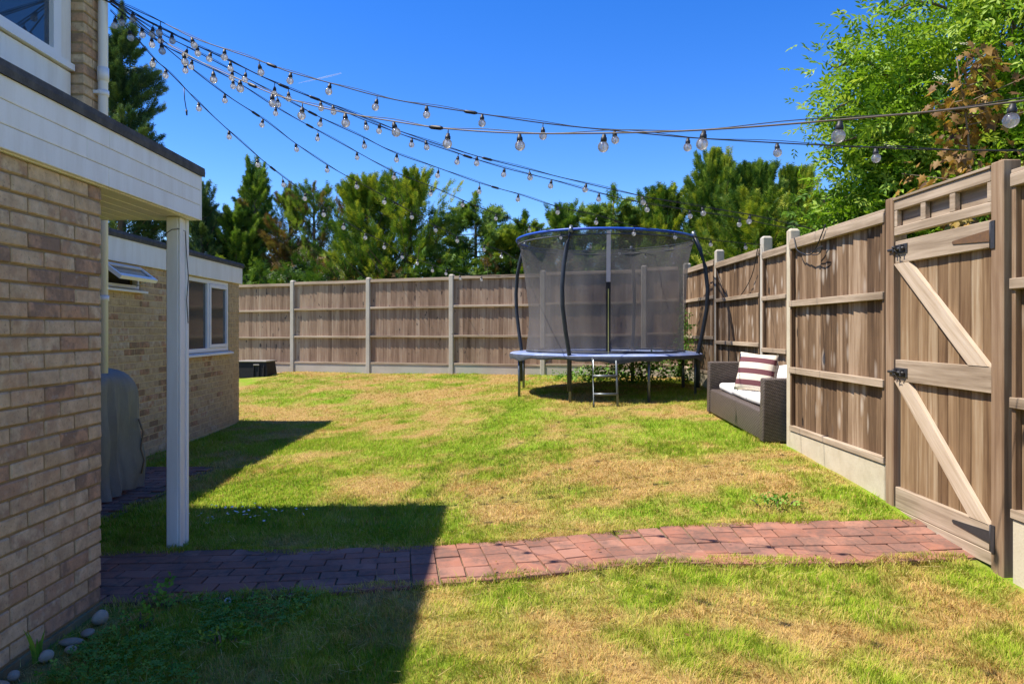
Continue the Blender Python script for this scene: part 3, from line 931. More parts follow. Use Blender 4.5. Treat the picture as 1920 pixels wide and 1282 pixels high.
# far part of the right-hand fence, facing left (local x runs towards the camera)
SR = -PI / 2
side = thing('panel_fence', 'brown closeboard fence with three tall concrete posts behind the wicker sofa', 'fence', (3.3, 13.46, 0), (0, 0, SR))
segs = [(0.0, 2.10, 2.525, 2.68), (2.10, 4.20, 2.46, 2.68), (4.20, 5.14, 2.40, 2.62)]
ph = [2.66, 2.68, 2.62]
for i, (a, b, zt, _) in enumerate(segs):
    ya, yb = 13.46 - a, 13.46 - b
    zg = min(G(3.3, ya), G(3.3, yb))
    zb = zt - 1.86
    rails = [(zt - 0.085, zt - 0.016, 0.045), (zb + 1.235, zb + 1.29, 0.05), (zb + 0.575, zb + 0.63, 0.05), (zb, zb + 0.05, 0.045)]
    panel(side, a + 0.06, b - 0.06, zb, zt, M['board'], rails, step=0.105)
    obj('gravel_board', bevbox(b - a - 0.11, 0.05, zb - zg + 0.16, 0.006, 0, 0, M['conc_pale']), None, side, ((a + b) / 2, -0.03, (zb + zg - 0.16) / 2 - 0.002))
    conc_post(side, a, zg - 0.2, ph[i], 0.115, 0.13, None, 0.02)
# slanting return where the fence steps in (hidden behind the pale post from the lawn)
jx0, jy0, jx1, jy1 = 3.31, 8.30, 2.89, 7.24
jl = math.hypot(jx1 - jx0, jy1 - jy0)
jog = thing('panel_fence', 'narrow slanting panel where the right fence steps in behind the sofa end', 'fence', (jx0, jy0, 0), (0, 0, math.atan2(jy1 - jy0, jx1 - jx0)))
panel(jog, 0.06, jl - 0.03, 0.45, 2.36, M['board'], [(2.275, 2.344, 0.045), (1.66, 1.715, 0.05), (1.0, 1.055, 0.05)], step=0.1)
obj('gravel_board', bevbox(jl - 0.1, 0.05, 0.42, 0.006, 0, 0, M['conc_pale']), None, jog, (jl / 2, -0.03, 0.238))
conc_post(jog, 0.0, 0.0, 2.44, 0.09, 0.1, None, 0.03)

# near panel between the tall concrete post and the gate
near = thing('panel_fence', 'knotty brown closeboard panel between pale concrete post and garden gate', 'fence', (2.84, 7.15, 0), (0, 0, SR))
LEN = 7.15 - 5.30
panel(near, 0.045, LEN - 0.004, 0.42, 2.30, M['board'], [(2.205, 2.284, 0.045), (1.632, 1.692, 0.05), (0.972, 1.032, 0.05), (0.40, 0.452, 0.045)], step=0.108)
obj('gravel_board', bevbox(LEN - 0.05, 0.05, 0.42, 0.008, 0, 0, M['conc_pale']), None, near, (LEN / 2 + 0.02, -0.03, 0.188))
conc_post(near, 0.0, -0.05, 2.42, 0.10, 0.105, M['conc_pale'], -0.005)

# panels right of the gate
nearer = thing('panel_fence', 'closeboard fence running out of frame beyond the gate hinges', 'fence', (2.84, 3.96, 0), (0, 0, SR))
for (a, b) in ((0.0, 1.86), (1.96, 3.8)):
    panel(nearer, a + 0.004, b, 0.38, 2.29, M['board'], [(2.20, 2.274, 0.045), (1.632, 1.692, 0.05), (0.972, 1.032, 0.05), (0.36, 0.412, 0.045)], step=0.105)
    obj('gravel_board', bevbox(b - a - 0.01, 0.05, 0.45, 0.008, 0, 0, M['conc_pale']), None, nearer, ((a + b) / 2 + 0.004, -0.03, 0.132))
conc_post(nearer, 1.91, -0.2, 2.40, 0.10, 0.11)

# gate posts with the boarded header above the gate
GY0, GY1 = 5.165, 4.118           # latch side (far), hinge side (near)
surround = thing('gate_frame', 'two square timber gate posts joined by panelled header', 'gate frame', (2.84, GY0, 0), (0, 0, SR))
W = GY0 - GY1
obj('post', bevbox(0.105, 0.105, 2.62, 0.006, 0, 0, M['post_wood']), None, surround, (-0.057, -0.012, 1.06))
obj('post', bevbox(0.105, 0.105, 2.62, 0.006, 0, 0, M['post_wood']), None, surround, (W + 0.057, -0.012, 1.06))
obj('header_rail', bevbox(W - 0.004, 0.04, 0.072, 0.004, 0, 0, M['rail']), None, surround, (W / 2, -0.04, 2.304))
obj('header_rail', bevbox(W - 0.004, 0.04, 0.062, 0.004, 0, 0, M['rail']), None, surround, (W / 2, -0.04, 2.118))
obj('header_capping', bevbox(W, 0.07, 0.018, 0.003, 0, 0, M['rail']), None, surround, (W / 2, -0.035, 2.350))
for xx in (0.02, 0.36, 0.68, W - 0.02):
    obj('header_upright', bevbox(0.055 if 0.1 < xx < 0.9 else 0.036, 0.036, 0.117, 0.003, 0, 0, M['rail']), None, surround, (xx, -0.04, 2.209))
obj('header_board', bevbox(W - 0.02, 0.012, 0.20, 0.003, 0, 0, M['ledge']), None, surround, (W / 2, -0.008, 2.195))

gate = thing('garden_gate', 'timber ledged and braced garden gate with black bolts and hinges', 'gate', (2.84, GY0, 0), (0, 0, SR))
nb = 9
bw = (W - 0.03) / nb
for i in range(nb):
    obj('board', bevbox(bw - 0.004, 0.018, 1.92, 0.003, i % 3, 0.0006, M['gate_board']), None, gate, (0.015 + (i + 0.5) * bw, -0.012 + R.uniform(-0.001, 0.001), 1.04), (0, 0, R.gauss(0, 0.01)))
yl = -0.021 - 0.016
for (za, zb2) in ((1.885, 2.045), (1.035, 1.19), (0.115, 0.268), (0.035, 0.112)):
    obj('ledge', bevbox(W - 0.012, 0.032, zb2 - za, 0.004, 0, 0, M['ledge']), None, gate, (W / 2, yl, (za + zb2) / 2))
for (xa, za, xb, zb2) in ((0.055, 1.885, 0.955, 1.19), (0.055, 1.035, 0.955, 0.268)):
    dx, dz = xb - xa, zb2 - za
    d = Vector((dx, dz)).normalized()
    nrm = Vector((-d.y, d.x)) * 0.056
    # ends cut level with the ledges
    sx = 0.112 / abs(d.y)
    poly = [(xa - sx / 2 + 0.028, za - 0.001), (xa + sx / 2 + 0.028, za - 0.001), (xb + sx / 2 - 0.028, zb2 + 0.001), (xb - sx / 2 - 0.028, zb2 + 0.001)]
    cx, cz = (xa + xb) / 2, (za + zb2) / 2
    ang = -math.atan2(dz, dx)
    pm = []
    for (px, pz) in poly:
        q = Vector((px - cx, pz - cz))
        pm.append((q.x * math.cos(ang) - q.y * math.sin(ang), q.x * math.sin(ang) + q.y * math.cos(ang)))
    obj('brace', MB().prism(pm, -0.016, 0.016), M['brace'], gate, (cx, yl - 0.003, cz), (0, ang, 0))
for (z, m) in ((1.955, M['rust']), (0.20, M['metal_black'])):
    h = obj('hinge', MB().prism([(W - 0.01, z + 0.035), (W - 0.01, z - 0.035), (W - 0.36, z - 0.010), (W - 0.37, z), (W - 0.36, z + 0.010)], yl - 0.0215, yl - 0.017), m, gate)
    obj('knuckle', MB().tube([(W + 0.004, yl - 0.024, z - 0.075), (W + 0.004, yl - 0.024, z + 0.075)], 0.010, 8).box(W + 0.010, W + 0.045, -0.0705, -0.0655, z - 0.08, z + 0.08)
        , M['metal_black'], h)
    for k in range(4):
        obj('screw', MB().lathe([(0.0, -0.004), (0.006, -0.003), (0.008, 0.0)], 8, Matrix.Translation((W - 0.05 - 0.08 * k, yl - 0.0205, z)) @ Matrix.Rotation(PI / 2, 4, 'X')), M['steel'], h)
for z in (1.985, 1.10):
    bo = obj('bolt', MB().box(0.02, 0.17, yl - 0.022, yl - 0.0165, z - 0.032, z + 0.032), M['metal_black'], gate)
    obj('bar', MB().tube([(-0.05, yl - 0.036, z), (0.15, yl - 0.036, z)], 0.010, 8).tube([(0.07, yl - 0.036, z), (0.075, yl - 0.075, z + 0.012)], 0.008, 8), M['metal_black'], bo)
    for xk in (0.03, 0.12):
        obj('keep', MB().box(xk, xk + 0.015, yl - 0.05, yl - 0.02, z - 0.022, z + 0.022), M['metal_black'], bo)
    obj('lanyard', MB().tube([(0.075, yl - 0.07, z), (0.095, yl - 0.05, z - 0.03), (0.11, yl - 0.03, z - 0.07)], 0.0025, 5), M['cable'], bo)

# ------------------------------------------------------------------ trampoline
TX, TY = 1.5, 11.5
TZ = 0.37
tr = thing('trampoline', 'round trampoline with blue pad, black safety net and curved poles', 'trampoline', (TX, TY, TZ))
def pol(r, deg, z): return (r * math.cos(math.radians(deg)), r * math.sin(math.radians(deg)), z)
for a in (18, 63, 108, 153, 198, 243, 288, 333):
    gx_, gy_, _ = pol(1.46, a, 0)
    zg = G(TX + gx_, TY + gy_) - TZ - 0.02
    lg = obj('leg', MB().tube([pol(1.46, a, zg), pol(1.46, a, 0.62)], 0.021, 10), M['steel'] if a % 90 else M['metal_black'], tr)
fr = MB()
ring = [pol(1.46, d, 0.62) for d in range(0, 361, 6)]
fr.tube(ring, 0.021, 8, False)
obj('frame', fr, M['steel'], tr)
def annulus(pts, n=96):
    mb = MB()
    mb.lathe(pts, n)
    return mb
obj('pad', annulus([(1.22, 0.655), (1.24, 0.675), (1.38, 0.685), (1.50, 0.672), (1.535, 0.655)]), M['blue_pad'], tr)
V, Fq = [], []
for i in range(97):
    a = 2 * PI * i / 96
    for (r, z) in ((1.53, 0.657), (1.548, 0.62), (1.535, 0.585 + 0.022 * math.sin(a * 5) + 0.014 * math.sin(a * 17))):
        V.append((r * math.cos(a), r * math.sin(a), z))
for i in range(96):
    for k in range(2):
        Fq.append((i * 3 + k, i * 3 + 3 + k, i * 3 + 4 + k, i * 3 + 1 + k))
sk = MB(); sk.add(V, Fq, True)
obj('pad_skirt', sk, M['skirt'], tr)
obj('jump_mat', MB().lathe([(0.0, 0.62), (0.7, 0.625), (1.25, 0.64)], 64), M['mat'], tr)
for a in (63, 153, 243, 333):
    prof = [(1.50, 0.15), (1.50, 0.68), (1.555, 1.0), (1.605, 1.35), (1.615, 1.65), (1.585, 1.98), (1.52, 2.25), (1.445, 2.46)]
    la, lb = {63: (0, 0), 153: (-2.0, 0.02), 243: (-2.2, 0.0), 333: (-1.5, 0.04)}[a]
    po = obj('pole', MB().tube([pol(r + lb * math.sin(min(1, max(0, (z - 0.68) / 1.78)) * PI), a + la * math.sin(min(1, max(0, (z - 0.68) / 1.78)) * PI), z) for r, z in prof], 0.031, 12), M['foam_black'], tr)
    obj('pole_cap', MB().tube([pol(1.46, a, 2.43), pol(1.42, a, 2.53)], [0.034, 0.026], 10), M['steel'], po)
obj('top_ring', MB().tube([pol(1.42, d, 2.47 + 0.012 * math.sin(math.radians(d * 2))) for d in range(150, 341, 5)], 0.020, 8), M['blue_tube'], tr)
obj('top_ring', MB().tube([pol(1.42, d, 2.47 + 0.012 * math.sin(math.radians(d * 2))) for d in range(-20, 151, 5)], 0.008, 8), M['skirt'], tr)
# the net hangs from the ring, pulled in a little between the poles
nt, nz = 120, 16
V, Fq = [], []
for i in range(nt):
    a = 2 * PI * i / nt
    deg = math.degrees(a)
    sag = (0.5 - 0.5 * math.cos(math.radians((deg - 63) * 4)))
    for k in range(nz + 1):
        t = k / nz
        z = 0.66 + (2.46 - 0.66) * t
        r = 1.255 + (1.415 - 1.255) * t ** 3 - 0.075 * sag * (t * (1 - t) * 4) + 0.016 * math.sin(a * 23 + 2 * t) * (1 - 0.6 * t) + 0.014 * math.sin(a * 11 + t * 9) - 0.05 * math.exp(-((deg - 215) / 14) ** 2) * math.sin(t * PI)
        V.append((r * math.cos(a), r * math.sin(a), z))
for i in range(nt):
    j = (i + 1) % nt
    for k in range(nz):
        Fq.append((i * (nz + 1) + k, j * (nz + 1) + k, j * (nz + 1) + k + 1, i * (nz + 1) + k + 1))
nb_ = MB(); nb_.add(V, Fq, True)
net = obj('safety_net', nb_, M['net'], tr)
obj('hem', MB().tube([pol(1.402, d, 2.395) for d in range(0, 361, 6)], 0.012, 6, False), M['skirt'], net)
obj('hem', MB().tube([pol(1.262, d, 0.70) for d in range(0, 361, 6)], 0.014, 6, False), M['skirt'], net)
def strip(deg0, w, z0, z1, off):
    mb = MB()
    n = 8
    V, F = [], []
    for k in range(n + 1):
        t0 = (z0 + (z1 - z0) * k / n)
        t = (t0 - 0.66) / 1.8
        r = 1.255 + 0.16 * t ** 3 + off
        for s in (-1, 1):
            V.append(pol(r, deg0 + s * math.degrees(w / 2 / r), t0))
    for k in range(n): F.append((2 * k, 2 * k + 1, 2 * k + 3, 2 * k + 2))
    mb.add(V, F, True)
    return mb
obj('net_strip', strip(265, 0.06, 1.72, 2.44, 0.012), M['strip'], net)
obj('net_strip', strip(265, 0.065, 0.66, 1.72, 0.012), M['mat'], net)
obj('zip', strip(265, 0.012, 0.68, 1.62, 0.018), M['zip'], net)
# ladder
ld = MB()
lad = []
for s in (-0.165, 0.165):
    px = -0.20 + s
    zf = G(TX + px, TY - 1.75) - TZ - 0.02
    lad.append(obj('ladder_rail', MB().tube([(px - 0.01, -1.74, zf), (px, -1.53, 0.60), (px, -1.46, 0.64)], 0.017, 8), M['steel'], tr))
for (z, y) in ((0.14, -1.69), (0.385, -1.605)):
    obj('rung', MB().tube([(-0.37, y, z), (-0.03, y, z)], 0.018, 8), M['steel'], tr)

# ------------------------------------------------------------------ wicker sofa with cushions
zs0 = G(2.55, 9.25)
sofa = thing('wicker_sofa', 'dark brown wicker garden sofa with pale seat cushions', 'sofa', (2.535, 9.25, 0.332), (0, 0.047, SR + 0.02))
L, D = 1.97, 0.70
def rounded(sx, sy, sz, r=0.02):
    bm = bmesh.new()
    bmesh.ops.create_cube(bm, size=1.0)
    for v in bm.verts: v.co = Vector((v.co.x * sx, v.co.y * sy, v.co.z * sz))
    bmesh.ops.bevel(bm, geom=list(bm.edges), offset=r, segments=3, affect='EDGES', profile=0.5)
    me = bpy.data.meshes.new('rounded')
    bm.to_mesh(me); bm.free()
    me.polygons.foreach_set('use_smooth', [True] * len(me.polygons))
    return me
obj('base', rounded(L - 0.22, D - 0.02, 0.30, 0.02), M['wicker'], sofa, (L / 2, D / 2, 0.165))
for x in (0.055, L - 0.055):
    obj('arm', rounded(0.11, D, 0.655, 0.018), M['wicker'], sofa, (x, D / 2, 0.335))
obj('backrest', rounded(L - 0.222, 0.11, 0.36, 0.018), M['wicker'], sofa, (L / 2, D - 0.06, 0.49), (0.0, 0, 0))
for x in (0.03, L / 2, L - 0.03):
    obj('foot', MB().box(x - 0.02, x + 0.02, 0.03, 0.07, -0.04, 0.02).box(x - 0.02, x + 0.02, D - 0.07, D - 0.03, -0.04, 0.02), M['metal_black'], sofa)

def pillow(w, h, t, n=14, seed=1):
    rr = random.Random(seed)
    V, F = [], []
    for side in (1, -1):
        for i in range(n + 1):
            for j in range(n + 1):
                u, v = 2 * i / n - 1, 2 * j / n - 1
                e = max(0.0, (1 - abs(u) ** 2.6)) ** 0.55 * max(0.0, (1 - abs(v) ** 2.6)) ** 0.55
                pinch = 1 - 0.07 * (1 - abs(u * v)) * (abs(u) ** 6 + abs(v) ** 6) * 0.9
                V.append((u * w / 2 * pinch, side * t / 2 * e * (1 + 0.08 * math.sin(u * 4 + seed)), v * h / 2 * pinch))
    m = (n + 1) ** 2
    for s in range(2):
        for i in range(n):
            for j in range(n):
                q = (s * m + i * (n + 1) + j, s * m + (i + 1) * (n + 1) + j, s * m + (i + 1) * (n + 1) + j + 1, s * m + i * (n + 1) + j + 1)
                F.append(q if s == 0 else q[::-1])
    mb = MB(); mb.add(V, F, True)
    me = mb.mesh('pillow')
    bm = bmesh.new(); bm.from_mesh(me)
    bmesh.ops.remove_doubles(bm, verts=bm.verts, dist=0.0005)
    bm.to_mesh(me); bm.free()
    return me
for k, (xc, tilt) in enumerate(((0.46, 0.03), (0.97, 0.01), (1.45, -0.02))):
    obj('seat_cushion', rounded(0.49, 0.5, 0.085, 0.035), M['cushion'], sofa, (xc, D / 2 - 0.01, 0.362 + 0.004 * k), (0.0, tilt, R.uniform(-0.02, 0.02)))
tag(obj('throw_cushion', pillow(0.46, 0.46, 0.15, 14, 1), M['stripe'], None, (2.84, 8.26, 0.905), (math.radians(-16), math.radians(4), math.radians(-42))),
    'square cushion striped cream and plum leaning on the wicker sofa', 'cushion')
tag(obj('throw_cushion', pillow(0.42, 0.42, 0.14, 14, 3), M['cushion'], None, (3.03, 7.76, 0.835), (math.radians(-14), math.radians(-10), math.radians(-75))),
    'plain white cushion at the near end of the wicker sofa', 'cushion')

# ------------------------------------------------------------------ covered barbecue, storage box
cov = thing('covered_barbecue', 'barbecue under a draped grey weather cover beside the downpipe', 'barbecue', (-3.60, 5.86, 0.0))
V, Fq = [], []
na, nv = 96, 26
for k in range(nv + 1):
    t = k / nv
    for i in range(na):
        a = 2 * PI * i / na
        ca, sa = math.cos(a), math.sin(a)
        sq = (abs(ca) ** 5 + abs(sa) ** 5) ** (-1 / 5)
        if t < 0.35:
            u = t / 0.35
            rr = math.sin(u * PI / 2) ** 0.6
            z = 1.085 - 0.30 * (1 - math.cos(u * PI / 2)) ** 1.15 * (0.45 + 0.55 * max(0, sa) + 0.3 * max(0, -sa))
            ztop = z
        else:
            u = (t - 0.35) / 0.65
            rr = 1 + 0.035 * u
            z0 = 1.085 - 0.30 * (0.45 + 0.55 * max(0, sa) + 0.3 * max(0, -sa))
            z = z0 * (1 - u) + (0.035 + 0.015 * math.sin(a * 7)) * u
        fold = (0.034 * math.sin(a * 17 + 1.5 * math.sin(a * 3) + 0.8 * t) + 0.022 * math.sin(a * 37 + 3 * t) + 0.012 * math.sin(a * 5 + 14 * t)) * max(0, t - 0.22) * 3.4
        V.append((0.30 * rr * sq * ca * (1 + fold * 2), (0.52 * rr * sq) * sa * (1 + fold), z))
for k in range(nv):
    for i in range(na):
        j = (i + 1) % na
        Fq.append((k * na + i, (k + 1) * na + i, (k + 1) * na + j, k * na + j))
mb = MB(); mb.add(V, Fq, True)
obj('cover', mb, M['cover'], cov)
obj('drawcord', MB().tube([(0.315, 0.38, 0.62), (0.335, 0.42, 0.5), (0.325, 0.40, 0.36), (0.345, 0.42, 0.25), (0.33, 0.40, 0.14)], 0.008, 6), M['twig'], cov)
for (x, y) in ((0.2, 0.38), (-0.2, 0.38), (0.2, -0.38), (-0.2, -0.38)):
    obj('foot', MB().tube([(x, y, 0.018), (x, y, 0.2)], 0.025, 8), M['metal_black'], cov)

bz = G(-5.85, 16.2)
BOXS = 0.88
box_t = thing('storage_box', 'black plastic storage box with pale lid standing against the back fence', 'box', (-5.80, 16.25, bz - 0.03), (0, 0, -0.1))
box_t.scale = (BOXS, BOXS, BOXS)
obj('body', MB().add([(-0.5, -0.30, 0), (0.37, -0.30, 0), (0.37, 0.30, 0), (-0.5, 0.30, 0), (-0.46, -0.26, 0.40), (0.32, -0.26, 0.40), (0.32, 0.27, 0.40), (-0.46, 0.27, 0.40)],
    [(3, 2, 1, 0), (4, 5, 6, 7), (0, 1, 5, 4), (1, 2, 6, 5), (2, 3, 7, 6), (3, 0, 4, 7)]), M['plastic_dark'], box_t)
obj('lid', bevbox(0.82, 0.58, 0.035, 0.01, 0, 0, M['plastic_lid']), None, box_t, (-0.07, 0.0, 0.418))
obj('handle', bevbox(0.16, 0.03, 0.03, 0.008, 0, 0, M['plastic_lid']), None, box_t, (0.07, -0.285, 0.33))
for x in (0.0, 0.14, 0.27):
    obj('rib', bevbox(0.03, 0.03, 0.3, 0.008, 0, 0, M['plastic_dark']), None, box_t, (x, -0.292, 0.17), (-0.1, 0, 0))

# ------------------------------------------------------------------ string lights
STR = [
    # cable points, bulb x positions, label, cable material
    ([(-2.987,5.276,3.866),(-2.556,5.152,3.645),(-2.293,5.075,3.497),(-2.025,4.998,3.383),(-1.753,4.919,3.27),(-1.513,4.849,3.164),(-1.222,4.765,3.062),(-0.888,4.668,2.944),(-0.55,4.57,2.85),(-0.188,4.465,2.763),(0.19,4.356,2.674),(0.611,4.234,2.594),(1.021,4.115,2.521),(1.487,3.98,2.454),(1.969,3.841,2.392),(2.235,3.764,2.362),(2.79,3.6,2.31)],
     [-2.552,-2.293,-2.025,-1.753,-1.513,-1.222,-0.888,-0.55,-0.188,0.19,0.611,1.021,1.487,1.969],
     'bulb string highest against the sky, ending by the gate hinges', 'cable'),
    ([(-2.983,5.269,3.854),(-2.425,4.909,3.411),(-2.204,4.767,3.263),(-1.934,4.592,3.098),(-1.704,4.444,2.971),(-1.448,4.279,2.829),(-1.221,4.133,2.728),(-0.928,3.944,2.611),(-0.626,3.749,2.507),(-0.32,3.552,2.412),(0.035,3.323,2.327),(0.401,3.087,2.262),(0.771,2.848,2.209),(1.192,2.577,2.17),(1.623,2.299,2.145),(2.2,1.93,2.16),(2.79,1.543,2.25)],
     [-2.425,-2.204,-1.934,-1.704,-1.448,-1.221,-0.928,-0.626,-0.32,0.035,0.401,0.771,1.192,1.623],
     'nearest bulb string with the largest bulbs, rising to the right edge', 'cable_lit'),
    ([(-2.99,5.282,3.864),(-2.576,5.37,3.647),(-2.056,5.479,3.42),(-1.747,5.545,3.29),(-1.418,5.614,3.183),(-1.061,5.689,3.057),(-0.702,5.765,2.944),(-0.29,5.852,2.836),(0.147,5.944,2.746),(0.632,6.047,2.651),(1.129,6.151,2.562),(1.678,6.267,2.489),(2.134,6.364,2.434),(2.776,6.499,2.32)],
     [-2.841,-2.576,-2.305,-2.056,-1.747,-1.418,-1.061,-0.702,-0.29,0.147,0.632,1.129,1.678,2.134],
     'bulb string reaching the top rail of the knotty panel beside the gate', 'cable'),
    ([(-2.991,5.283,3.853),(-2.718,5.371,3.716),(-2.425,5.466,3.592),(-2.199,5.539,3.501),(-1.887,5.64,3.369),(-1.552,5.749,3.256),(-1.211,5.859,3.132),(-0.845,5.977,3.019),(-0.463,6.101,2.919),(-0.066,6.229,2.824),(0.354,6.365,2.75),(0.798,6.509,2.658),(1.267,6.66,2.587),(1.703,6.802,2.55),(2.239,6.975,2.496),(2.78,7.15,2.425)],
     [-2.718,-2.425,-2.199,-1.887,-1.552,-1.211,-0.845,-0.463,-0.066,0.354,0.798,1.267,1.703,2.239],
     'bulb string tied to the pale concrete post at the near sofa end', 'cable'),
    ([(-2.992,5.285,3.85),(-2.711,5.462,3.689),(-2.548,5.565,3.623),(-2.263,5.745,3.501),(-1.963,5.934,3.369),(-1.65,6.131,3.235),(-1.324,6.337,3.12),(-1.057,6.505,3.019),(-0.698,6.731,2.938),(-0.32,6.97,2.846),(0.065,7.213,2.782),(0.483,7.477,2.697),(0.927,7.756,2.652),(1.392,8.049,2.578),(1.915,8.379,2.55),(2.443,8.712,2.504),(2.972,9.046,2.505),(3.24,9.239,2.50)],
     [-2.711,-2.548,-2.263,-1.963,-1.65,-1.324,-1.057,-0.698,-0.32,0.065,0.483,0.927,1.392,1.915,2.443,2.972],
     'bulb string passing in front of the blue trampoline ring to a concrete post', 'cable'),
    ([(-2.994,5.288,3.843),(-2.809,5.527,3.683),(-2.651,5.733,3.617),(-2.388,6.073,3.543),(-2.133,6.404,3.413),(-1.852,6.769,3.303),(-1.563,7.144,3.193),(-1.249,7.551,3.079),(-0.908,7.994,3.015),(-0.582,8.416,2.935),(-0.201,8.911,2.857),(0.228,9.467,2.791),(0.689,10.065,2.762),(1.183,10.706,2.73),(1.724,11.408,2.71),(2.28,12.129,2.70),(2.952,13.0,2.67),(3.24,13.4,2.64)],
     [-2.809,-2.61,-2.388,-2.133,-1.852,-1.563,-1.249,-0.908,-0.582,-0.201,0.228,0.689,1.183,1.724,2.28,2.952],
     'bulb string running over the trampoline net to the far corner post', 'cable'),
    ([(-2.994,5.289,3.832),(-2.947,5.361,3.8),(-2.864,5.488,3.742),(-2.668,5.789,3.577),(-2.469,6.093,3.43),(-2.255,6.421,3.312),(-2.054,6.729,3.171),(-1.841,7.055,3.044),(-1.622,7.39,2.949),(-1.382,7.757,2.851),(-1.152,8.11,2.745),(-0.923,8.462,2.644),(-0.684,8.828,2.565),(-0.371,9.307,2.509),(-0.12,9.69,2.470),(0.02,11.0,2.51),(0.40,13.2,2.56),(0.62,14.40,2.58)],
     [-2.947,-2.864,-2.668,-2.469,-2.255,-2.054,-1.841,-1.622,-1.382,-1.152,-0.923,-0.684,-0.371,-0.14],
     'bulb string dipping behind the trampoline to the back fence post', 'cable'),
    ([(-2.996,5.291,3.785),(-2.937,5.44,3.704),(-2.856,5.643,3.57),(-2.81,5.758,3.519),(-2.734,5.95,3.419),(-2.685,6.073,3.351),(-2.555,6.4,3.2),(-2.421,6.737,3.056),(-2.287,7.074,2.931),(-2.155,7.406,2.83),(-2.042,7.692,2.734),(-1.904,8.038,2.637),(-1.745,8.439,2.552),(-1.588,8.834,2.486),(-1.435,9.219,2.401),(-1.279,9.611,2.357),(-1.121,10.008,2.313),(-0.962,10.407,2.279),(-0.797,10.823,2.264),(-0.496,11.581,2.272),(0.62,14.40,2.50)],
     [-2.981,-2.937,-2.856,-2.81,-2.685,-2.555,-2.421,-2.287,-2.155,-2.042,-1.904,-1.745,-1.588,-1.435,-1.279,-1.121,-0.962,-0.797,-0.496],
     'lowest, steepest bulb string on the left with a loose plug dangling', 'cable'),
]
sock_mb = MB().lathe([(0.0, 0.002), (0.009, 0.0), (0.010, -0.010), (0.0135, -0.013), (0.0145, -0.026), (0.013, -0.030), (0.0, -0.030)], 10)
sock_me = sock_mb.mesh('socket'); sock_me.materials.append(M['cable'])
gl = [(0.013, -0.030)] + [(0.0245 * math.sin(t), -0.052 + 0.0245 * math.cos(t)) for t in [0.5 + 2.64 * k / 9 for k in range(10)]]
gl[-1] = (0.0006, gl[-1][1])
bulb_me = MB().lathe(gl, 14).mesh('bulb'); bulb_me.materials.append(M['bulb'])
fil_me = MB().tube([(0, 0, -0.034), (0.003, 0, -0.050), (0.009, 0, -0.062), (-0.009, 0, -0.062), (-0.003, 0, -0.050)], 0.0022, 5).mesh('filament')
fil_me.materials.append(M['strip'])
def catmull(P, n=5):
    P = [Vector(p) for p in P]
    Q = [P[0] * 2 - P[1]] + P + [P[-1] * 2 - P[-2]]
    out = []
    for i in range(1, len(Q) - 2):
        a, b, c, d = Q[i - 1:i + 3]
        for k in range(n):
            t = k / n
            out.append(0.5 * ((2 * b) + (c - a) * t + (2 * a - 5 * b + 4 * c - d) * t * t + (3 * b - a - 3 * c + d) * t ** 3))
    out.append(P[-1])
    return out
HOOK = Vector((-2.995, 5.285, 3.87))
for si, (pts, bx, lab, mat) in enumerate(STR):
    P = catmull(pts)
    hub = P[0]
    st = thing('string_light', lab, 'string light', tuple(P[0]), group='festoon strings fanning out from the house')
    L0 = [p - hub for p in P]
    obj('cable', MB().tube(L0, 0.0036, 6), M[mat], st)
    # support wire, twisted loosely round the cable
    obj('support_wire', MB().tube([p + Vector((0, 0, 0.007 + 0.006 * math.sin(i * 0.8 + si))) for i, p in enumerate(L0)], 0.002, 5), M['cable'], st)
    for x in bx:
        i = min(range(len(P) - 1), key=lambda q: 0 if P[q].x <= x <= P[q + 1].x else min(abs(P[q].x - x), abs(P[q + 1].x - x)) + 1)
        d = P[i + 1].x - P[i].x
        u = min(1, max(0, (x - P[i].x) / d)) if abs(d) > 1e-6 else 0
        p = P[i].lerp(P[i + 1], u) - hub
        drop = 0.006 + (R.uniform(0.015, 0.03) if R.random() < 0.3 else 0)
        rz, ty = R.uniform(0, 6.28), R.gauss(0, 0.12)
        if drop > 0.01:
            obj('tail', MB().tube([p, p + Vector((0, 0, -drop - 0.004))], 0.003, 5), M['cable'], st)
        b = obj('bulb', bulb_me, None, st, p + Vector((0, 0, -drop)), (ty, R.gauss(0, 0.12), rz))
        obj('socket', sock_me, None, b)
        obj('filament', fil_me, None, b)
    for fr_ in ((0.28, 0.55) if si != 7 else (0.38,)):
        i = int(len(L0) * fr_)
        q, d = L0[i], (L0[i + 1] - L0[i]).normalized()
        obj('connector', MB().tube([q - d * 0.045, q - d * 0.03, q + d * 0.03, q + d * 0.045], [0.006, 0.011, 0.011, 0.006], 8), M['cable'], st)
    if si == 7:
        q = Vector((-2.742, 5.93, 3.43)) - hub
        obj('loose_plug', MB().tube([q, q + Vector((0.005, 0, -0.10)), q + Vector((0.02, 0.0, -0.19))], 0.004, 6).tube([q + Vector((0.02, 0, -0.19)), q + Vector((0.024, 0, -0.235))], [0.010, 0.006], 8), M['cable'], st)
# wall hook that carries all the strings
tag(obj('wall_hook', MB().tube([(-3.09, 5.27, 3.86), (-3.03, 5.275, 3.86), (-2.995, 5.28, 3.84), (-2.985, 5.285, 3.87)], 0.008, 8), M['metal_black']),
    'black hook on the house corner where all bulb strings meet', 'hook')

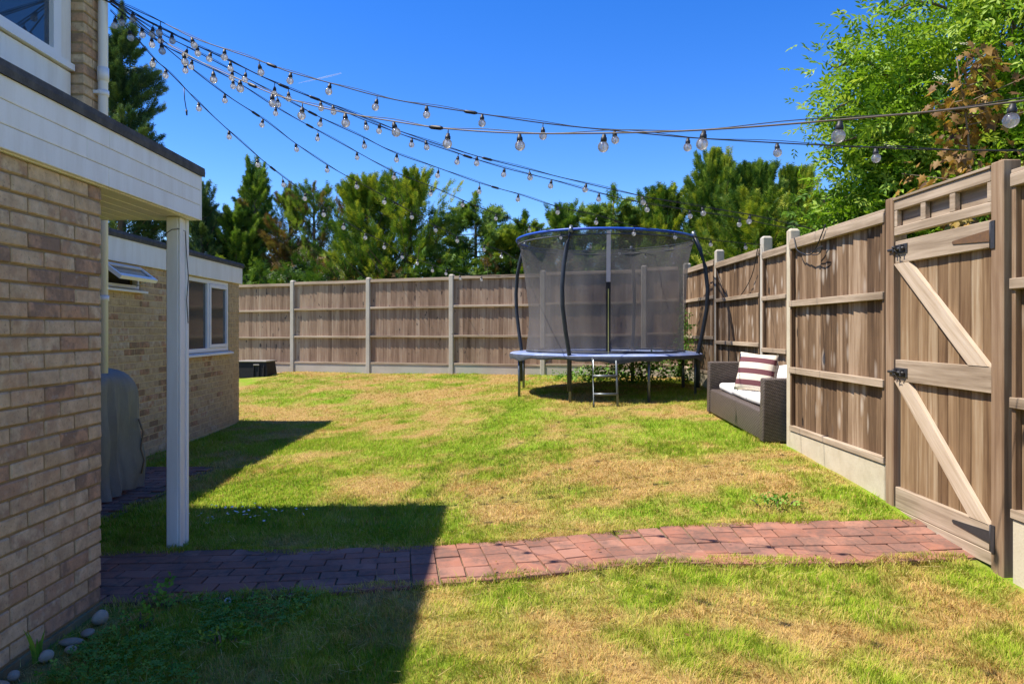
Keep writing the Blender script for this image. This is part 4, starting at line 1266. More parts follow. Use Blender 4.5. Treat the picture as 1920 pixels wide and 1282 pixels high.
# spare cord hung on the fence near the gate, and one drooping behind the sofa
def fence_pt(X, x_px_depth, z): return (X, x_px_depth, z)
cord = catmull([(2.765, 6.95, 2.30), (2.755, 6.86, 2.18), (2.758, 6.70, 2.12), (2.758, 6.55, 2.10), (2.758, 6.42, 2.16), (2.758, 6.30, 2.27), (2.765, 6.26, 2.33), (2.79, 6.34, 2.325)], 6)
cord2 = catmull([(2.758, 6.55, 2.10), (2.750, 6.40, 2.13), (2.750, 6.28, 2.14), (2.752, 6.36, 2.085), (2.758, 6.52, 2.09)], 6)
tag(obj('spare_cord', MB().tube(cord, 0.006, 6).tube(cord2, 0.005, 6), M['cable']), 'loop of spare black cord hooked over the panel beside the gate', 'cord')
cord = catmull([(3.22, 9.30, 2.46), (3.235, 9.55, 2.15), (3.235, 9.95, 1.92), (3.235, 10.35, 1.84), (3.235, 10.8, 1.95), (3.235, 11.2, 2.32)], 6)
tag(obj('drooping_cord', MB().tube(cord, 0.006, 6), M['cable']), 'thin cord drooping between two concrete posts behind the sofa', 'cord')

# ------------------------------------------------------------------ trees
def spray_template():
    V, F = [], []
    def tri(a, b, c):
        i = len(V); V.extend([a, b, c]); F.append((i, i + 1, i + 2))
    tri((0, -0.035, 0), (0, 0.035, 0), (1.0, 0, -0.05))
    for k in range(3):
        x = 0.08 + 0.27 * k
        l = 0.50 * (1 - 0.16 * k)
        for s in (-1, 1):
            d = (0.72, 0.69 * s)
            tx, ty = x + d[0] * l, d[1] * l
            nx_, ny_ = -d[1] * s, d[0] * s
            wv = 0.092
            tri((x - nx_ * wv * 0.5, -ny_ * wv * 0.5, 0.0), (x + nx_ * wv + 0.05, ny_ * wv, 0.0), (tx, ty, -0.06 + 0.05 * (k % 2)))
    return np.array(V, float), np.array(F, int)
SPV, SPF = spray_template()

def behind(p):
    return ((p[:, 1] - 17.48) - (p[:, 0] + 7.09) * (-0.352 / 0.936) > 0.42) | (p[:, 0] > 3.55) | (p[:, 0] < -7.15)

def trunk_mesh(P, r0, r1, limbs=()):
    mb = MB()
    n = len(P)
    mb.tube(P, [r0 + (r1 - r0) * i / (n - 1) for i in range(n)], 8)
    for (A, B, ra, rb) in limbs:
        A, B = Vector(A), Vector(B)
        mid = (A + B) / 2 + Vector((0, 0, -0.06 * (B - A).length))
        mb.tube([A, mid, B], [ra, (ra + rb) / 2, rb], 5, False)
    return mb

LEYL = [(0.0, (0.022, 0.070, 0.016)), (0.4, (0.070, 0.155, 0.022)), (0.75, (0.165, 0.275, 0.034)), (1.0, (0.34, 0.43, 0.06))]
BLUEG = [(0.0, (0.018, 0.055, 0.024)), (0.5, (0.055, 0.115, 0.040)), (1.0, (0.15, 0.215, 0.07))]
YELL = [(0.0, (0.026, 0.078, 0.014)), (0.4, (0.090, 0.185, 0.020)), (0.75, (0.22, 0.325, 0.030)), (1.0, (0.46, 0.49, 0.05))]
M['leyl'] = m_leaf('leylandii_foliage', LEYL, 0.3, (0.22, 0.115, 0.05))
M['blueg'] = m_leaf('blue_green_foliage', BLUEG, 0.25, (0.22, 0.12, 0.05))
M['yell'] = m_leaf('golden_cypress_foliage', YELL, 0.3, (0.22, 0.12, 0.05))

def conifer(label, x, y, top, w, base, mat, seed, plumes=70, per=34, droop=0.0, lean=(0, 0), spray=0.24, dead=0.0, sharp=0.65, plen=0.55, full=True):
    rg = np.random.default_rng(seed)
    if full: w, plumes, per, spray, sharp = w * 1.32, int(plumes * 1.5), int(per * 2.0), spray * 0.94, sharp * 0.78
    zg = G(x, y)
    h = top - zg
    root = thing('conifer', label, 'conifer', (x, y, zg), group='conifers beyond the back fence')
    def axis(t):
        t = np.asarray(t)[..., None]
        return np.array([0, 0, 0.0]) + t * np.array([lean[0], lean[1], h]) + np.sin(t * 3) * np.array([lean[0] * 0.3, 0, 0])
    tb = (base - zg) / h
    n = plumes
    t = tb + (1 - tb) * rg.random(n) ** 0.9
    t[:4] = [0.99, 0.97, 0.94, 0.90]
    ang = rg.random(n) * 2 * PI
    tt = (t - tb) / (1 - tb)
    shape = np.clip(1 - tt, 0.02, 1) ** sharp * (0.55 + 0.45 * np.clip(tt / 0.25, 0, 1))
    lump = 0.68 + 0.62 * vnoise(ang * 1.3 + seed * 3.1, tt * 5 + seed)
    Rr = w * shape * lump
    A = axis(np.clip(t - 0.10 - 0.06 * (1 - tt), 0.02, 1))
    up = (0.55 - droop * 0.9) * (0.5 + 0.9 * tt)
    L = np.stack([np.cos(ang) * Rr, np.sin(ang) * Rr, np.maximum(0.16, up * (Rr + 0.18))], 1)
    ldr = (rg.random(n) < 0.24) & (tt > 0.25) & (droop < 0.2)
    L[ldr, :2] *= 0.8
    L[ldr, 2] += 0.55
    tip = A + L
    tip[:, 2] = np.minimum(tip[:, 2], h * (1.0 + 0.0 * tt))
    tip[0] = axis(np.array([1.0]))[0]
    pd = unit(tip - A)
    u = 0.18 + 0.82 * rg.random((n, per)) ** 0.75
    base_p = A[:, None] + (tip - A)[:, None] * u[..., None]
    side_ = rg.normal(size=(n, per, 3))
    side_ -= (side_ * pd[:, None]).sum(-1, keepdims=True) * pd[:, None]
    side_ = unit(side_)
    sc_len = np.clip(np.linalg.norm(tip - A, axis=1), 0.35, 1.2)[:, None, None]
    off = side_ * (0.03 + plen * 0.32 * (1 - u)[..., None]) * sc_len * rg.random((n, per, 1))
    pos = (base_p + off).reshape(-1, 3)
    d = pd[:, None] * 0.9 + side_ * (0.75 * (1.15 - u))[..., None] + np.array([0, 0, 0.25 - 1.0 * droop])
    d = d.reshape(-1, 3) + rg.normal(size=(n * per, 3)) * 0.18
    size = spray * (0.65 + 0.6 * rg.random(n * per)) * (1.05 - 0.35 * u.reshape(-1))
    rot = frames(d, rg.random(n * per) * 2 * PI)
    kp = behind(pos + np.array([x, y, 0]))
    Vv, Ff = scatter(SPV, SPF, pos[kp], rot[kp], size[kp])
    k = len(SPV)
    tint_p = np.repeat(rg.normal(0.52, 0.20, n), per)
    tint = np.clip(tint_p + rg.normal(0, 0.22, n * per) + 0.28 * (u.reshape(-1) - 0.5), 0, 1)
    dd = np.repeat((rg.random(n) < dead * (1.25 - np.abs(tt - 0.45) * 1.6)).astype(float), per) * rg.uniform(0.5, 1.0, n * per)
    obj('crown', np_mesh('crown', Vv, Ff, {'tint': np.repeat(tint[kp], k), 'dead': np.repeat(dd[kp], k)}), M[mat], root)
    P = [tuple(axis(np.array([q]))[0]) for q in np.linspace(0, 0.97, 9)]
    P[0] = (P[0][0], P[0][1], -0.15)
    lim = [(tuple(A[i]), tuple(A[i] + (tip[i] - A[i]) * 0.9), 0.018 * (1.2 - tt[i]) + 0.006, 0.004) for i in range(4, n, 2)]
    obj('trunk', trunk_mesh(P, 0.05 + 0.012 * h, 0.010, lim), M['bark'], root)
    return root

conifer('tall dark blue-green conifer rising behind the downpipe', -10.45, 19.0, 10.1, 1.42, 1.2, 'blueg', 1, 190, 40, 0.05, spray=0.27, plen=0.42, sharp=0.6)
conifer('small dark conifer beside the white porch corner', -8.0, 18.3, 5.15, 0.85, 0.8, 'blueg', 2, 60, 30, 0.1)
conifer('thin leaning conifer with a pointed plume, left of the half dead one', -7.7, 19.2, 6.0, 0.80, 1.6, 'leyl', 3, 90, 40, -0.05, (0.75, 0), dead=0.10, sharp=0.62, spray=0.24)
conifer('low dark conifer between the porch corner and the leaning one', -7.25, 18.7, 4.55, 0.85, 0.7, 'leyl', 18, 80, 36, 0.0, sharp=0.45, spray=0.24)
conifer('broken dark conifer just behind the outbuilding roof corner', -8.9, 20.0, 5.2, 1.0, 0.8, 'blueg', 19, 90, 36, 0.0, sharp=0.45, spray=0.25)
conifer('half dead conifer with rusty brown foliage and bare stems', -6.15, 19.0, 5.25, 0.95, 2.4, 'leyl', 4, 90, 44, 0.0, (0.2, 0), dead=0.6, sharp=0.4, full=False, spray=0.23)
conifer('patchy brown and green conifer beside the half dead one', -5.15, 18.8, 5.25, 0.85, 2.0, 'leyl', 5, 50, 26, 0.0, (-0.1, 0), dead=0.35, sharp=0.4, spray=0.22)
conifer('loose green conifer leaning right, before the golden cypress', -4.55, 18.4, 5.0, 0.85, 2.2, 'leyl', 6, 52, 26, -0.05, (0.35, 0), dead=0.1, sharp=0.45, spray=0.22)
conifer('golden cypress over the second back fence post', -3.55, 17.4, 5.05, 1.15, 0.8, 'yell', 7, 100, 36, -0.1, sharp=0.45)
conifer('broad golden green cypress spreading right over the fence middle', -2.45, 17.0, 5.05, 1.45, 0.8, 'yell', 8, 120, 36, -0.15, sharp=0.45)
conifer('soft weeping cypress left of the trampoline', -0.85, 16.6, 4.55, 1.35, 0.7, 'leyl', 9, 120, 36, 0.55, sharp=0.42)
conifer('low feathery cypress behind the left trampoline pole', 0.30, 16.0, 4.0, 1.05, 0.7, 'yell', 10, 90, 34, 0.35, sharp=0.4)
conifer('short bushy cypress just over the trampoline ring', 1.20, 15.9, 4.12, 0.95, 0.7, 'leyl', 11, 80, 34, 0.05, sharp=0.55)
conifer('dense drooping cypress above the trampoline net', 2.20, 15.4, 4.45, 1.05, 0.7, 'leyl', 12, 110, 38, 0.5, sharp=0.4)
conifer('yellow green cypress above the right trampoline pole', 3.20, 15.2, 4.40, 0.95, 0.7, 'yell', 13, 90, 36, -0.05, sharp=0.55)
conifer('tallest green cypress with a spiky top right of the trampoline', 4.15, 14.6, 5.0, 0.95, 0.8, 'yell', 14, 120, 38, -0.35, sharp=0.75)
conifer('full green cypress between the two spiky ones', 5.05, 14.8, 4.75, 0.95, 0.8, 'leyl', 15, 120, 38, -0.35, sharp=0.6)
conifer('upright cypress touching the leafy elder tree', 5.85, 15.2, 4.75, 0.9, 0.8, 'yell', 16, 120, 38, -0.35, (0.15, 0), sharp=0.5)
conifer('low cypress filling the corner above the fence posts', 4.6, 13.3, 3.9, 1.0, 0.9, 'yell', 17, 90, 36, -0.1, sharp=0.45)
# dense lower growth along the back fence
def hedge(label, x0, y0, x1, y1, top, n, seed, mat, dead):
    rg = np.random.default_rng(seed)
    cx, cy = (x0 + x1) / 2, (y0 + y1) / 2
    root = thing('hedge', label, 'hedge', (cx, cy, G(cx, cy)))
    zg = G(cx, cy)
    t = rg.random(n)
    px, py = x0 + (x1 - x0) * t - cx, y0 + (y1 - y0) * t - cy
    H = (top - zg) * (0.75 + 0.4 * vnoise(t * 14 + seed, t * 3))
    z = H * rg.random(n) ** 0.6
    pos = np.stack([px, py + rg.normal(0, 0.28, n), z], 1)
    pos = pos[behind(pos + np.array([cx, cy, 0]))]
    kx = len(pos)
    t, z, n = t[:kx], pos[:, 2], kx
    t = (pos[:, 0] + cx - x0) / (x1 - x0)
    d = rg.normal(size=(n, 3)) * 0.7 + np.array([0, -0.6, 0.35])
    Vv, Ff = scatter(SPV, SPF, pos, frames(d, rg.random(n) * 6.28), 0.26 * (0.7 + 0.6 * rg.random(n)))
    cl = vnoise(t * 9 + seed, z * 1.5)
    obj('foliage', np_mesh('foliage', Vv, Ff, {'tint': np.repeat(np.clip(0.25 + 0.5 * cl + rg.normal(0, 0.12, n) - 0.1, 0, 1), len(SPV)),
        'dead': np.repeat((rg.random(n) < dead * (cl < 0.45) * 1.6) * 0.8, len(SPV))}), M[mat], root)
    mb = MB()
    for k in range(26):
        q = rg.random()
        a = Vector((x0 + (x1 - x0) * q - cx, y0 + (y1 - y0) * q - cy, -0.05))
        b = a + Vector((rg.normal(0, 0.3), rg.normal(0, 0.15), (top - zg) * rg.uniform(0.6, 1.0)))
        mb.tube([a, (a + b) / 2 + Vector((rg.normal(0, 0.08), 0, 0)), b], [0.03, 0.02, 0.008], 5, False)
    obj('stems', mb, M['bark'], root)
hedge('dark brown-green hedge bottom behind the left half of the back fence', -7.6, 18.4, -2.4, 16.6, 3.0, 3000, 21, 'leyl', 0.5)
hedge('dark green hedge bottom behind the middle of the back fence', -2.6, 16.5, 1.6, 15.0, 3.05, 2800, 22, 'leyl', 0.25)
hedge('green hedge bottom behind the trampoline corner', 1.5, 15.1, 6.4, 13.9, 3.1, 2800, 23, 'leyl', 0.05)

# elder tree over the right fence
def leaf_t(n_leaf=5, w=0.36):
    V, F = [], []
    def leaf(bx, by, dx, dy, l):
        i = len(V)
        nx_, ny_ = -dy, dx
        V.extend([(bx, by, 0), (bx + dx * l * 0.5 + nx_ * l * w / 2, by + dy * l * 0.5 + ny_ * l * w / 2, 0.035), (bx + dx * l, by + dy * l, -0.05), (bx + dx * l * 0.5 - nx_ * l * w / 2, by + dy * l * 0.5 - ny_ * l * w / 2, 0.035)])
        F.append((i, i + 1, i + 2)); F.append((i, i + 2, i + 3))
    leaf(0.55, 0, 1, 0, 0.5)
    for k in range((n_leaf - 1) // 2):
        x = 0.15 + 0.3 * k
        for s in (-1, 1):
            leaf(x, 0, 0.6, 0.8 * s, 0.46)
    return np.array(V, float), np.array(F, int)
LFV, LFF = leaf_t(5)
LFV7, LFF7 = leaf_t(3, 0.7)
ELD = [(0.0, (0.055, 0.14, 0.010)), (0.4, (0.15, 0.29, 0.018)), (0.75, (0.27, 0.43, 0.03)), (1.0, (0.44, 0.55, 0.09))]
M['elder'] = m_leaf('elder_leaf', ELD, 0.4)
M['maple'] = m_leaf('maple_leaf', [(0.0, (0.10, 0.055, 0.025)), (0.3, (0.22, 0.115, 0.035)), (0.6, (0.32, 0.19, 0.055)), (0.85, (0.42, 0.23, 0.04)), (1.0, (0.14, 0.20, 0.03))], 0.35)
M['weed'] = m_leaf('weed_leaf', [(0.0, (0.08, 0.22, 0.025)), (0.5, (0.16, 0.34, 0.04)), (1.0, (0.30, 0.46, 0.06))], 0.3)
M['flower'] = m_plain('cream_blossom', (0.72, 0.70, 0.45), 0.9, 0.2, (0.5, 0.5, 0.25))

def elder():
    rg = np.random.default_rng(40)
    ox, oy = 5.9, 8.6
    zg = G(ox, oy)
    root = thing('elder_tree', 'bright green leafy elder tree overhanging the right fence', 'tree', (ox, oy, zg))
    limbs, tips = [], []
    c = np.array([6.5, 8.5, 3.75])
    rad = np.array([2.2, 1.6, 2.5])
    P0 = Vector((0, 0, -0.2))
    mb = MB()
    mb.tube([P0, (0.05, 0, 0.8), (0.0, 0.05, 1.7)], [0.14, 0.11, 0.09], 8)
    cent = []
    for k in range(190):
        v = unit(rg.normal(size=3))
        s = rg.uniform(0.55, 1.0) ** 0.6
        p = c + rad * v * s * (0.82 + 0.36 * vnoise(np.array(v[0] * 2 + 9), np.array(v[2] * 2 + 4)))
        if p[2] < 1.6 or p[0] < 3.38: continue
        cent.append(p)
        a = Vector((rg.normal(0, 0.15), rg.normal(0, 0.15), rg.uniform(0.9, 2.2)))
        b = Vector(tuple(p - np.array([ox, oy, zg])))
        mid = (a + b) / 2 + Vector((rg.normal(0, 0.15), rg.normal(0, 0.15), 0.2))
        mb.tube([a, mid, b], [0.035, 0.018, 0.006], 5, False)
        cent.append(np.array(mid) + np.array([ox, oy, zg]))
    for k in range(70):
        v = unit(rg.normal(size=3))
        p = np.array([4.9, 8.3, 2.7]) + np.array([1.05, 0.8, 0.95]) * v * rg.uniform(0.4, 1.0) * (0.85 + 0.4 * vnoise(np.array(v[0] * 2 + 3), np.array(v[2] * 2 + 14)))
        if p[0] < 3.45 or p[2] < 1.7: continue
        cent.append(p)
        a = Vector((rg.normal(-0.2, 0.15), rg.normal(0, 0.15), rg.uniform(0.6, 1.2)))
        b = Vector(tuple(p - np.array([ox, oy, zg])))
        mb.tube([a, (a + b) / 2 + Vector((0, 0, 0.15)), b], [0.03, 0.015, 0.005], 5, False)
    # bare arching twigs on the left outline
    for (p, q, e) in (((4.5, 8.2, 4.2), (3.95, 8.0, 4.45), (3.65, 8.0, 4.35)), ((4.3, 8.1, 3.6), (3.85, 7.95, 3.95), (3.40, 7.9, 3.72)), ((5.2, 8.0, 4.9), (4.6, 7.9, 5.05), (4.25, 7.9, 4.95)), ((4.4, 8.1, 3.5), (3.9, 7.9, 3.55), (3.5, 7.9, 3.42)), ((5.4, 7.6, 4.6), (5.2, 7.6, 5.2), (5.5, 7.6, 5.7))):
        pts = [Vector(p), Vector(q), Vector(e)]
        cv = catmull([v - Vector((ox, oy, zg)) for v in pts], 5)
        mb.tube(cv, [0.020 - 0.013 * i / (len(cv) - 1) for i in range(len(cv))], 5, False)
        for j in range(2, len(cv), 2):
            e2 = cv[j] + Vector((rg.normal(-0.05, 0.05), 0, rg.uniform(0.05, 0.13)))
            mb.tube([cv[j], e2], [0.005, 0.002], 4, False)
        cent.append(np.array(cv[3]) + np.array([ox, oy, zg]))
        if rg.random() < 0.7: cent.append(np.array(cv[7]) + np.array([ox, oy, zg]))
    obj('trunk', mb, M['bark'], root)
    cent = np.array(cent)
    per = 110
    n = len(cent) * per
    spread = np.repeat(rg.uniform(0.16, 0.36, len(cent)), per)
    pos = np.repeat(cent, per, 0) + rg.normal(size=(n, 3)) * spread[:, None] * np.array([1, 1, 0.8])
    keep = ~((pos[:, 2] < 2.6) & (pos[:, 0] < 3.05)) & (pos[:, 0] > 3.4) & (pos[:, 2] > 1.0)
    pos = pos[keep]
    tc = np.repeat(rg.normal(0.58, 0.20, len(cent)), per)[keep]
    n = len(pos)
    d = rg.normal(size=(n, 3)) * 0.8 + unit(pos - c) * 0.5 + np.array([0, 0, -0.1])
    rot = frames(d, rg.normal(0, 0.6, n))
    Vv, Ff = scatter(LFV, LFF, pos - np.array([ox, oy, zg]), rot, 0.19 * (0.7 + 0.6 * rg.random(n)))
    tint = np.clip(tc + rg.normal(0, 0.16, n), 0, 1)
    obj('crown', np_mesh('crown', Vv, Ff, {'tint': np.repeat(tint, len(LFV))}), M['elder'], root)
    for (x, y, z) in ((4.35, 7.2, 3.95), (4.62, 7.2, 4.3), (5.6, 7.1, 4.75), (4.0, 7.5, 3.35), (5.35, 7.2, 4.5)):
        fl = MB()
        for k in range(40):
            a, r = rg.uniform(0, 6.28), 0.07 * math.sqrt(rg.random())
            q = Vector((r * math.cos(a), r * math.sin(a), rg.normal(0, 0.01)))
            fl.lathe([(0.0, 0.006), (0.009, 0.0), (0.0, -0.004)], 5, Matrix.Translation(q))
        obj('blossom', fl, M['flower'], root, (x - ox, y - oy, z - zg), (0.5, 0.3, 0))
elder()

def maple():
    rg = np.random.default_rng(44)
    ox, oy = 4.45, 6.75
    zg = G(ox, oy)
    root = thing('maple_sapling', 'young maple with rusty orange leaves in front of the elder', 'tree', (ox, oy, zg))
    # lobed leaf outline
    out = []
    lob = [(0.0, 0.0), (0.22, 0.10), (0.12, 0.34), (0.40, 0.24), (0.55, 0.48), (0.62, 0.22), (1.0, 0.0)]
    pts = lob + [(x, -y) for x, y in lob[-2:0:-1]]
    V = np.array([(0.45, 0, 0.06)] + [(x, y, -0.08 * abs(y) * 2) for x, y in pts])
    m = len(pts)
    Fa = np.array([(0, 1 + i, 1 + (i + 1) % m) for i in range(m)])
    mb = MB()
    st = [Vector((0, 0, -0.1)), Vector((0.02, 0, 1.2)), Vector((-0.06, 0, 2.3)), Vector((-0.12, 0, 3.1)), Vector((-0.22, 0, 3.75))]
    mb.tube(catmull(st, 4), [0.022 - 0.017 * i / 16 for i in range(17)], 6)
    P, D = [], []
    for k in range(42):
        z = rg.uniform(2.0, 3.75) if k > 12 else rg.uniform(2.0, 2.7)
        a = rg.uniform(0, 6.28)
        l = rg.uniform(0.15, 0.5) * (1.35 - 0.22 * (z - 1.9))
        s = Vector((-0.06 - 0.05 * (z - 2.2), 0, z))
        e = s + Vector((math.cos(a) * l, math.sin(a) * l, rg.uniform(0.0, 0.18)))
        mb.tube([s, e], [0.006, 0.003], 4, False)
        for j in range(15):
            u = rg.uniform(0.3, 1.1)
            P.append(np.array(s.lerp(e, u)) + rg.normal(size=3) * 0.07)
            D.append(np.array([math.cos(a) * 0.6, math.sin(a) * 0.6, -1.1]) + rg.normal(size=3) * 0.5)
    P, D = np.array(P), np.array(D)
    Vv, Ff = scatter(V, Fa, P, frames(D, rg.normal(0, 0.7, len(P))), 0.075 + 0.055 * rg.random(len(P)))
    obj('trunk', mb, M['twig'], root)
    obj('crown', np_mesh('crown', Vv, Ff, {'tint': np.repeat(rg.random(len(P)), len(V))}), M['maple'], root)
maple()

# bramble growing under and beside the trampoline
def leafy_plant(name, label, x, y, n, rx, ry, h, size, seed, mat='weed', cat='plant', tv=None, stems=8):
    rg = np.random.default_rng(seed)
    zg = G(x, y)
    root = thing(name, label, cat, (x, y, zg))
    px, py = rg.normal(0, rx / 2, n), rg.normal(0, ry / 2, n)
    pz = h * rg.random(n) ** 1.1 * np.exp(-(px / rx) ** 2 * 0.8)
    pos = np.stack([px, py, pz + 0.02], 1)
    d = rg.normal(size=(n, 3)) * 0.7 + np.array([0, -0.3, 0.2])
    T = tv or (LFV7, LFF7)
    Vv, Ff = scatter(T[0], T[1], pos, frames(d, rg.normal(0, 0.6, n)), size * (0.6 + 0.7 * rg.random(n)))
    mb = MB()
    for k in range(stems):
        q = pos[rg.integers(n)]
        mb.tube([(q[0] * 0.5, q[1] * 0.5, -0.05), (q[0] * 0.8, q[1] * 0.8, q[2] * 0.6), tuple(q)], [0.006, 0.005, 0.002], 5, False)
    obj('stem', mb, M['twig'], root)
    obj('leaves', np_mesh('leaves', Vv, Ff, {'tint': np.repeat(np.clip(rg.normal(0.5, 0.22, n), 0, 1), len(T[0])), 'dead': np.zeros(n * len(T[0]))}), M[mat], root)
    return root
leafy_plant('bramble_bush', 'leafy green brambles growing under the right side of the trampoline', 2.35, 12.75, 420, 0.75, 0.35, 0.55, 0.13, 61)
leafy_plant('bramble_bush', 'brambles climbing the far fence corner beside the trampoline pole', 2.97, 12.3, 260, 0.16, 0.3, 1.35, 0.12, 62)
leafy_plant('bramble_bush', 'low ground ivy behind the trampoline ladder', 1.55, 13.1, 300, 0.8, 0.3, 0.22, 0.11, 63)

# ------------------------------------------------------------------ houses glimpsed through the trees
nh = thing('neighbour_house', 'cream gabled house glimpsed through the conifers at left', 'house', (-9.6, 33.0, 0.3), (0, 0, 0.15))
obj('wall', MB().prism([(-3.5, -0.5), (3.5, -0.5), (3.5, 3.0), (0, 5.1), (-3.5, 3.0)], -0.0, 6), M['render'], nh)
obj('roof', MB().prism([(-3.9, 2.72), (0, 5.10), (3.9, 2.72), (3.9, 2.90), (0, 5.30), (-3.9, 2.90)], -0.35, 6.3), M['tile'], nh)
for (x, z) in ((-1.6, 0.9), (1.6, 0.9), (0, 3.0)):
    wi = obj('window', frame(MB(), 0, 0, 0, 0, 0, 0, 0) if False else MB().box(x - 0.6, x + 0.6, -0.04, 0.02, z, z + 1.1), M['upvc'], nh)
    obj('pane', MB().box(x - 0.5, x + 0.5, -0.055, -0.042, z + 0.1, z + 1.0), M['pane'], wi)
nh2 = thing('neighbour_house', 'cream side gable low behind the outbuilding roof corner', 'house', (-13.2, 36.0, 0.3), (0, 0, 0.1))
obj('wall', MB().prism([(-3, -0.5), (3, -0.5), (3, 2.6), (0, 4.2), (-3, 2.6)], 0, 5), M['render'], nh2)
obj('roof', MB().prism([(-3.3, 2.35), (0, 4.22), (3.3, 2.35), (3.3, 2.5), (0, 4.42), (-3.3, 2.5)], -0.3, 5.3), M['tile'], nh2)
nh3 = thing('neighbour_house', 'house with brown shingled roof behind the right-hand trees', 'house', (11.0, 23.0, 0.4))
obj('wall', MB().box(-2.2, 4, 0, 6, -0.5, 3.0), M['render'], nh3)
rf = obj('roof', MB().prism([(-2.5, 2.95), (4.3, 2.95), (4.3, 3.02), (3.6, 5.4), (-1.8, 5.4), (-2.5, 3.02)], 0.0, 6.2), M['tile'], nh3)
for k in range(12):
    obj('shingle_course', bevbox(6.3 - 0.1 * k, 0.05, 0.2, 0.01, 0, 0, M['tile']), None, rf, (0.9, -0.03, 3.1 + 0.19 * k), (0.12, 0, 0))

# ------------------------------------------------------------------ stones, litter and weeds by the house corner
def stone(label, x, y, rx, ry, rz, mat='stone', seed=1):
    rg = random.Random(seed)
    mb = MB()
    prof = [(math.sin(PI * k / 9), -math.cos(PI * k / 9)) for k in range(10)]
    prof[0], prof[-1] = (0.001, -1), (0.001, 1)
    mb.lathe(prof, 14)
    a, b, c_ = rg.uniform(0, 6), rg.uniform(0, 6), rg.uniform(1.5, 2.6)
    rx, ry, rz = rx * 0.82, ry * 0.82, rz * 0.82
    mb.v = [(rx * p[0] * (1 + 0.10 * math.sin(p[1] * c_ + a)), ry * p[1] * (1 + 0.10 * math.sin(p[0] * c_ + b)), rz * p[2] * (1 + 0.12 * math.sin(p[0] * 2 + a))) for p in mb.v]
    tag(obj('stone', mb, M[mat], None, (x, y, G(x, y) + rz * 0.62), (rg.uniform(-0.15, 0.15), rg.uniform(-0.15, 0.15), rg.uniform(0, 3))), label, 'stone', 'stones along the foot of the house wall')
stone('largest round grey stone by the house corner and path', -1.985, 3.42, 0.048, 0.042, 0.040, 'stone', 1)
stone('flat tan stone below the largest round stone', -1.955, 3.27, 0.055, 0.038, 0.020, 'stone_tan', 2)
stone('long tan stone between the flat one and the wall', -1.975, 3.18, 0.06, 0.034, 0.018, 'stone_tan', 3)
stone('small pale stone beside the spiky leaves', -1.99, 3.03, 0.036, 0.032, 0.028, 'stone', 4)
stone('small white stone in the bed, right of the spiky leaves', -1.93, 3.10, 0.034, 0.028, 0.022, 'stone', 5)
stone('small grey stone half way along the wall foot', -2.01, 2.86, 0.034, 0.03, 0.026, 'stone', 6)
stone('big banded brown stone at the bottom left', -1.985, 2.72, 0.065, 0.05, 0.042, 'stone_tan', 7)
stone('grey stone at the very bottom left corner', -1.965, 2.60, 0.045, 0.04, 0.025, 'stone', 8)
tag(obj('bottle_cap', MB().lathe([(0.009, 0.0), (0.016, 0.0), (0.018, 0.006), (0.016, 0.012), (0.009, 0.012), (0.009, 0.0)], 16), M['upvc'], None, (-1.455, 3.635, G(-1.455, 3.635) + 0.014), (0.9, 0.1, 0)), 'small white plastic ring lying at the path edge', 'litter')
def iris():
    rg = random.Random(3)
    x, y = -2.02, 3.02
    root = thing('spiky_plant', 'small plant with upright strap leaves against the house wall', 'plant', (x, y, G(x, y)))
    for k in range(8):
        a = rg.uniform(0, 6.28)
        l = rg.uniform(0.08, 0.17)
        w = rg.uniform(0.006, 0.010)
        dx, dy = math.cos(a) * 0.25, math.sin(a) * 0.25
        V, F = [], []
        for i in range(6):
            t = i / 5
            cx, cy, cz = dx * l * t * t + 0.012 * math.cos(a), dy * l * t * t + 0.012 * math.sin(a), l * t - 0.01
            ww = w * (1 - t ** 3)
            V += [(cx - ww, cy, cz), (cx + ww, cy, cz + 0.001)]
        for i in range(5): F.append((2 * i, 2 * i + 1, 2 * i + 3, 2 * i + 2))
        mb = MB(); mb.add(V, F, True)
        me = mb.mesh('leaf')
        at = me.attributes.new('tint', 'FLOAT', 'POINT')
        at.data.foreach_set('value', [rg.uniform(0.3, 1.0)] * len(me.vertices))
        obj('leaf', me, M['weed'], root)
iris()
leafy_plant('weed', 'leafy weed growing over the path edge near the round stone', -1.78, 3.60, 40, 0.11, 0.07, 0.12, 0.055, 71, stems=6)
leafy_plant('weed', 'broad leaved weed under the path edge weed', -1.76, 3.36, 34, 0.10, 0.08, 0.06, 0.06, 72, stems=5)
leafy_plant('weed', 'bright green weed beside the straw patch at lower left', -1.27, 3.17, 34, 0.10, 0.08, 0.07, 0.055, 73, stems=5)
leafy_plant('weed', 'dark leafy weed in the lawn near the right end of the path', 1.95, 5.25, 60, 0.16, 0.10, 0.07, 0.06, 74, stems=5)

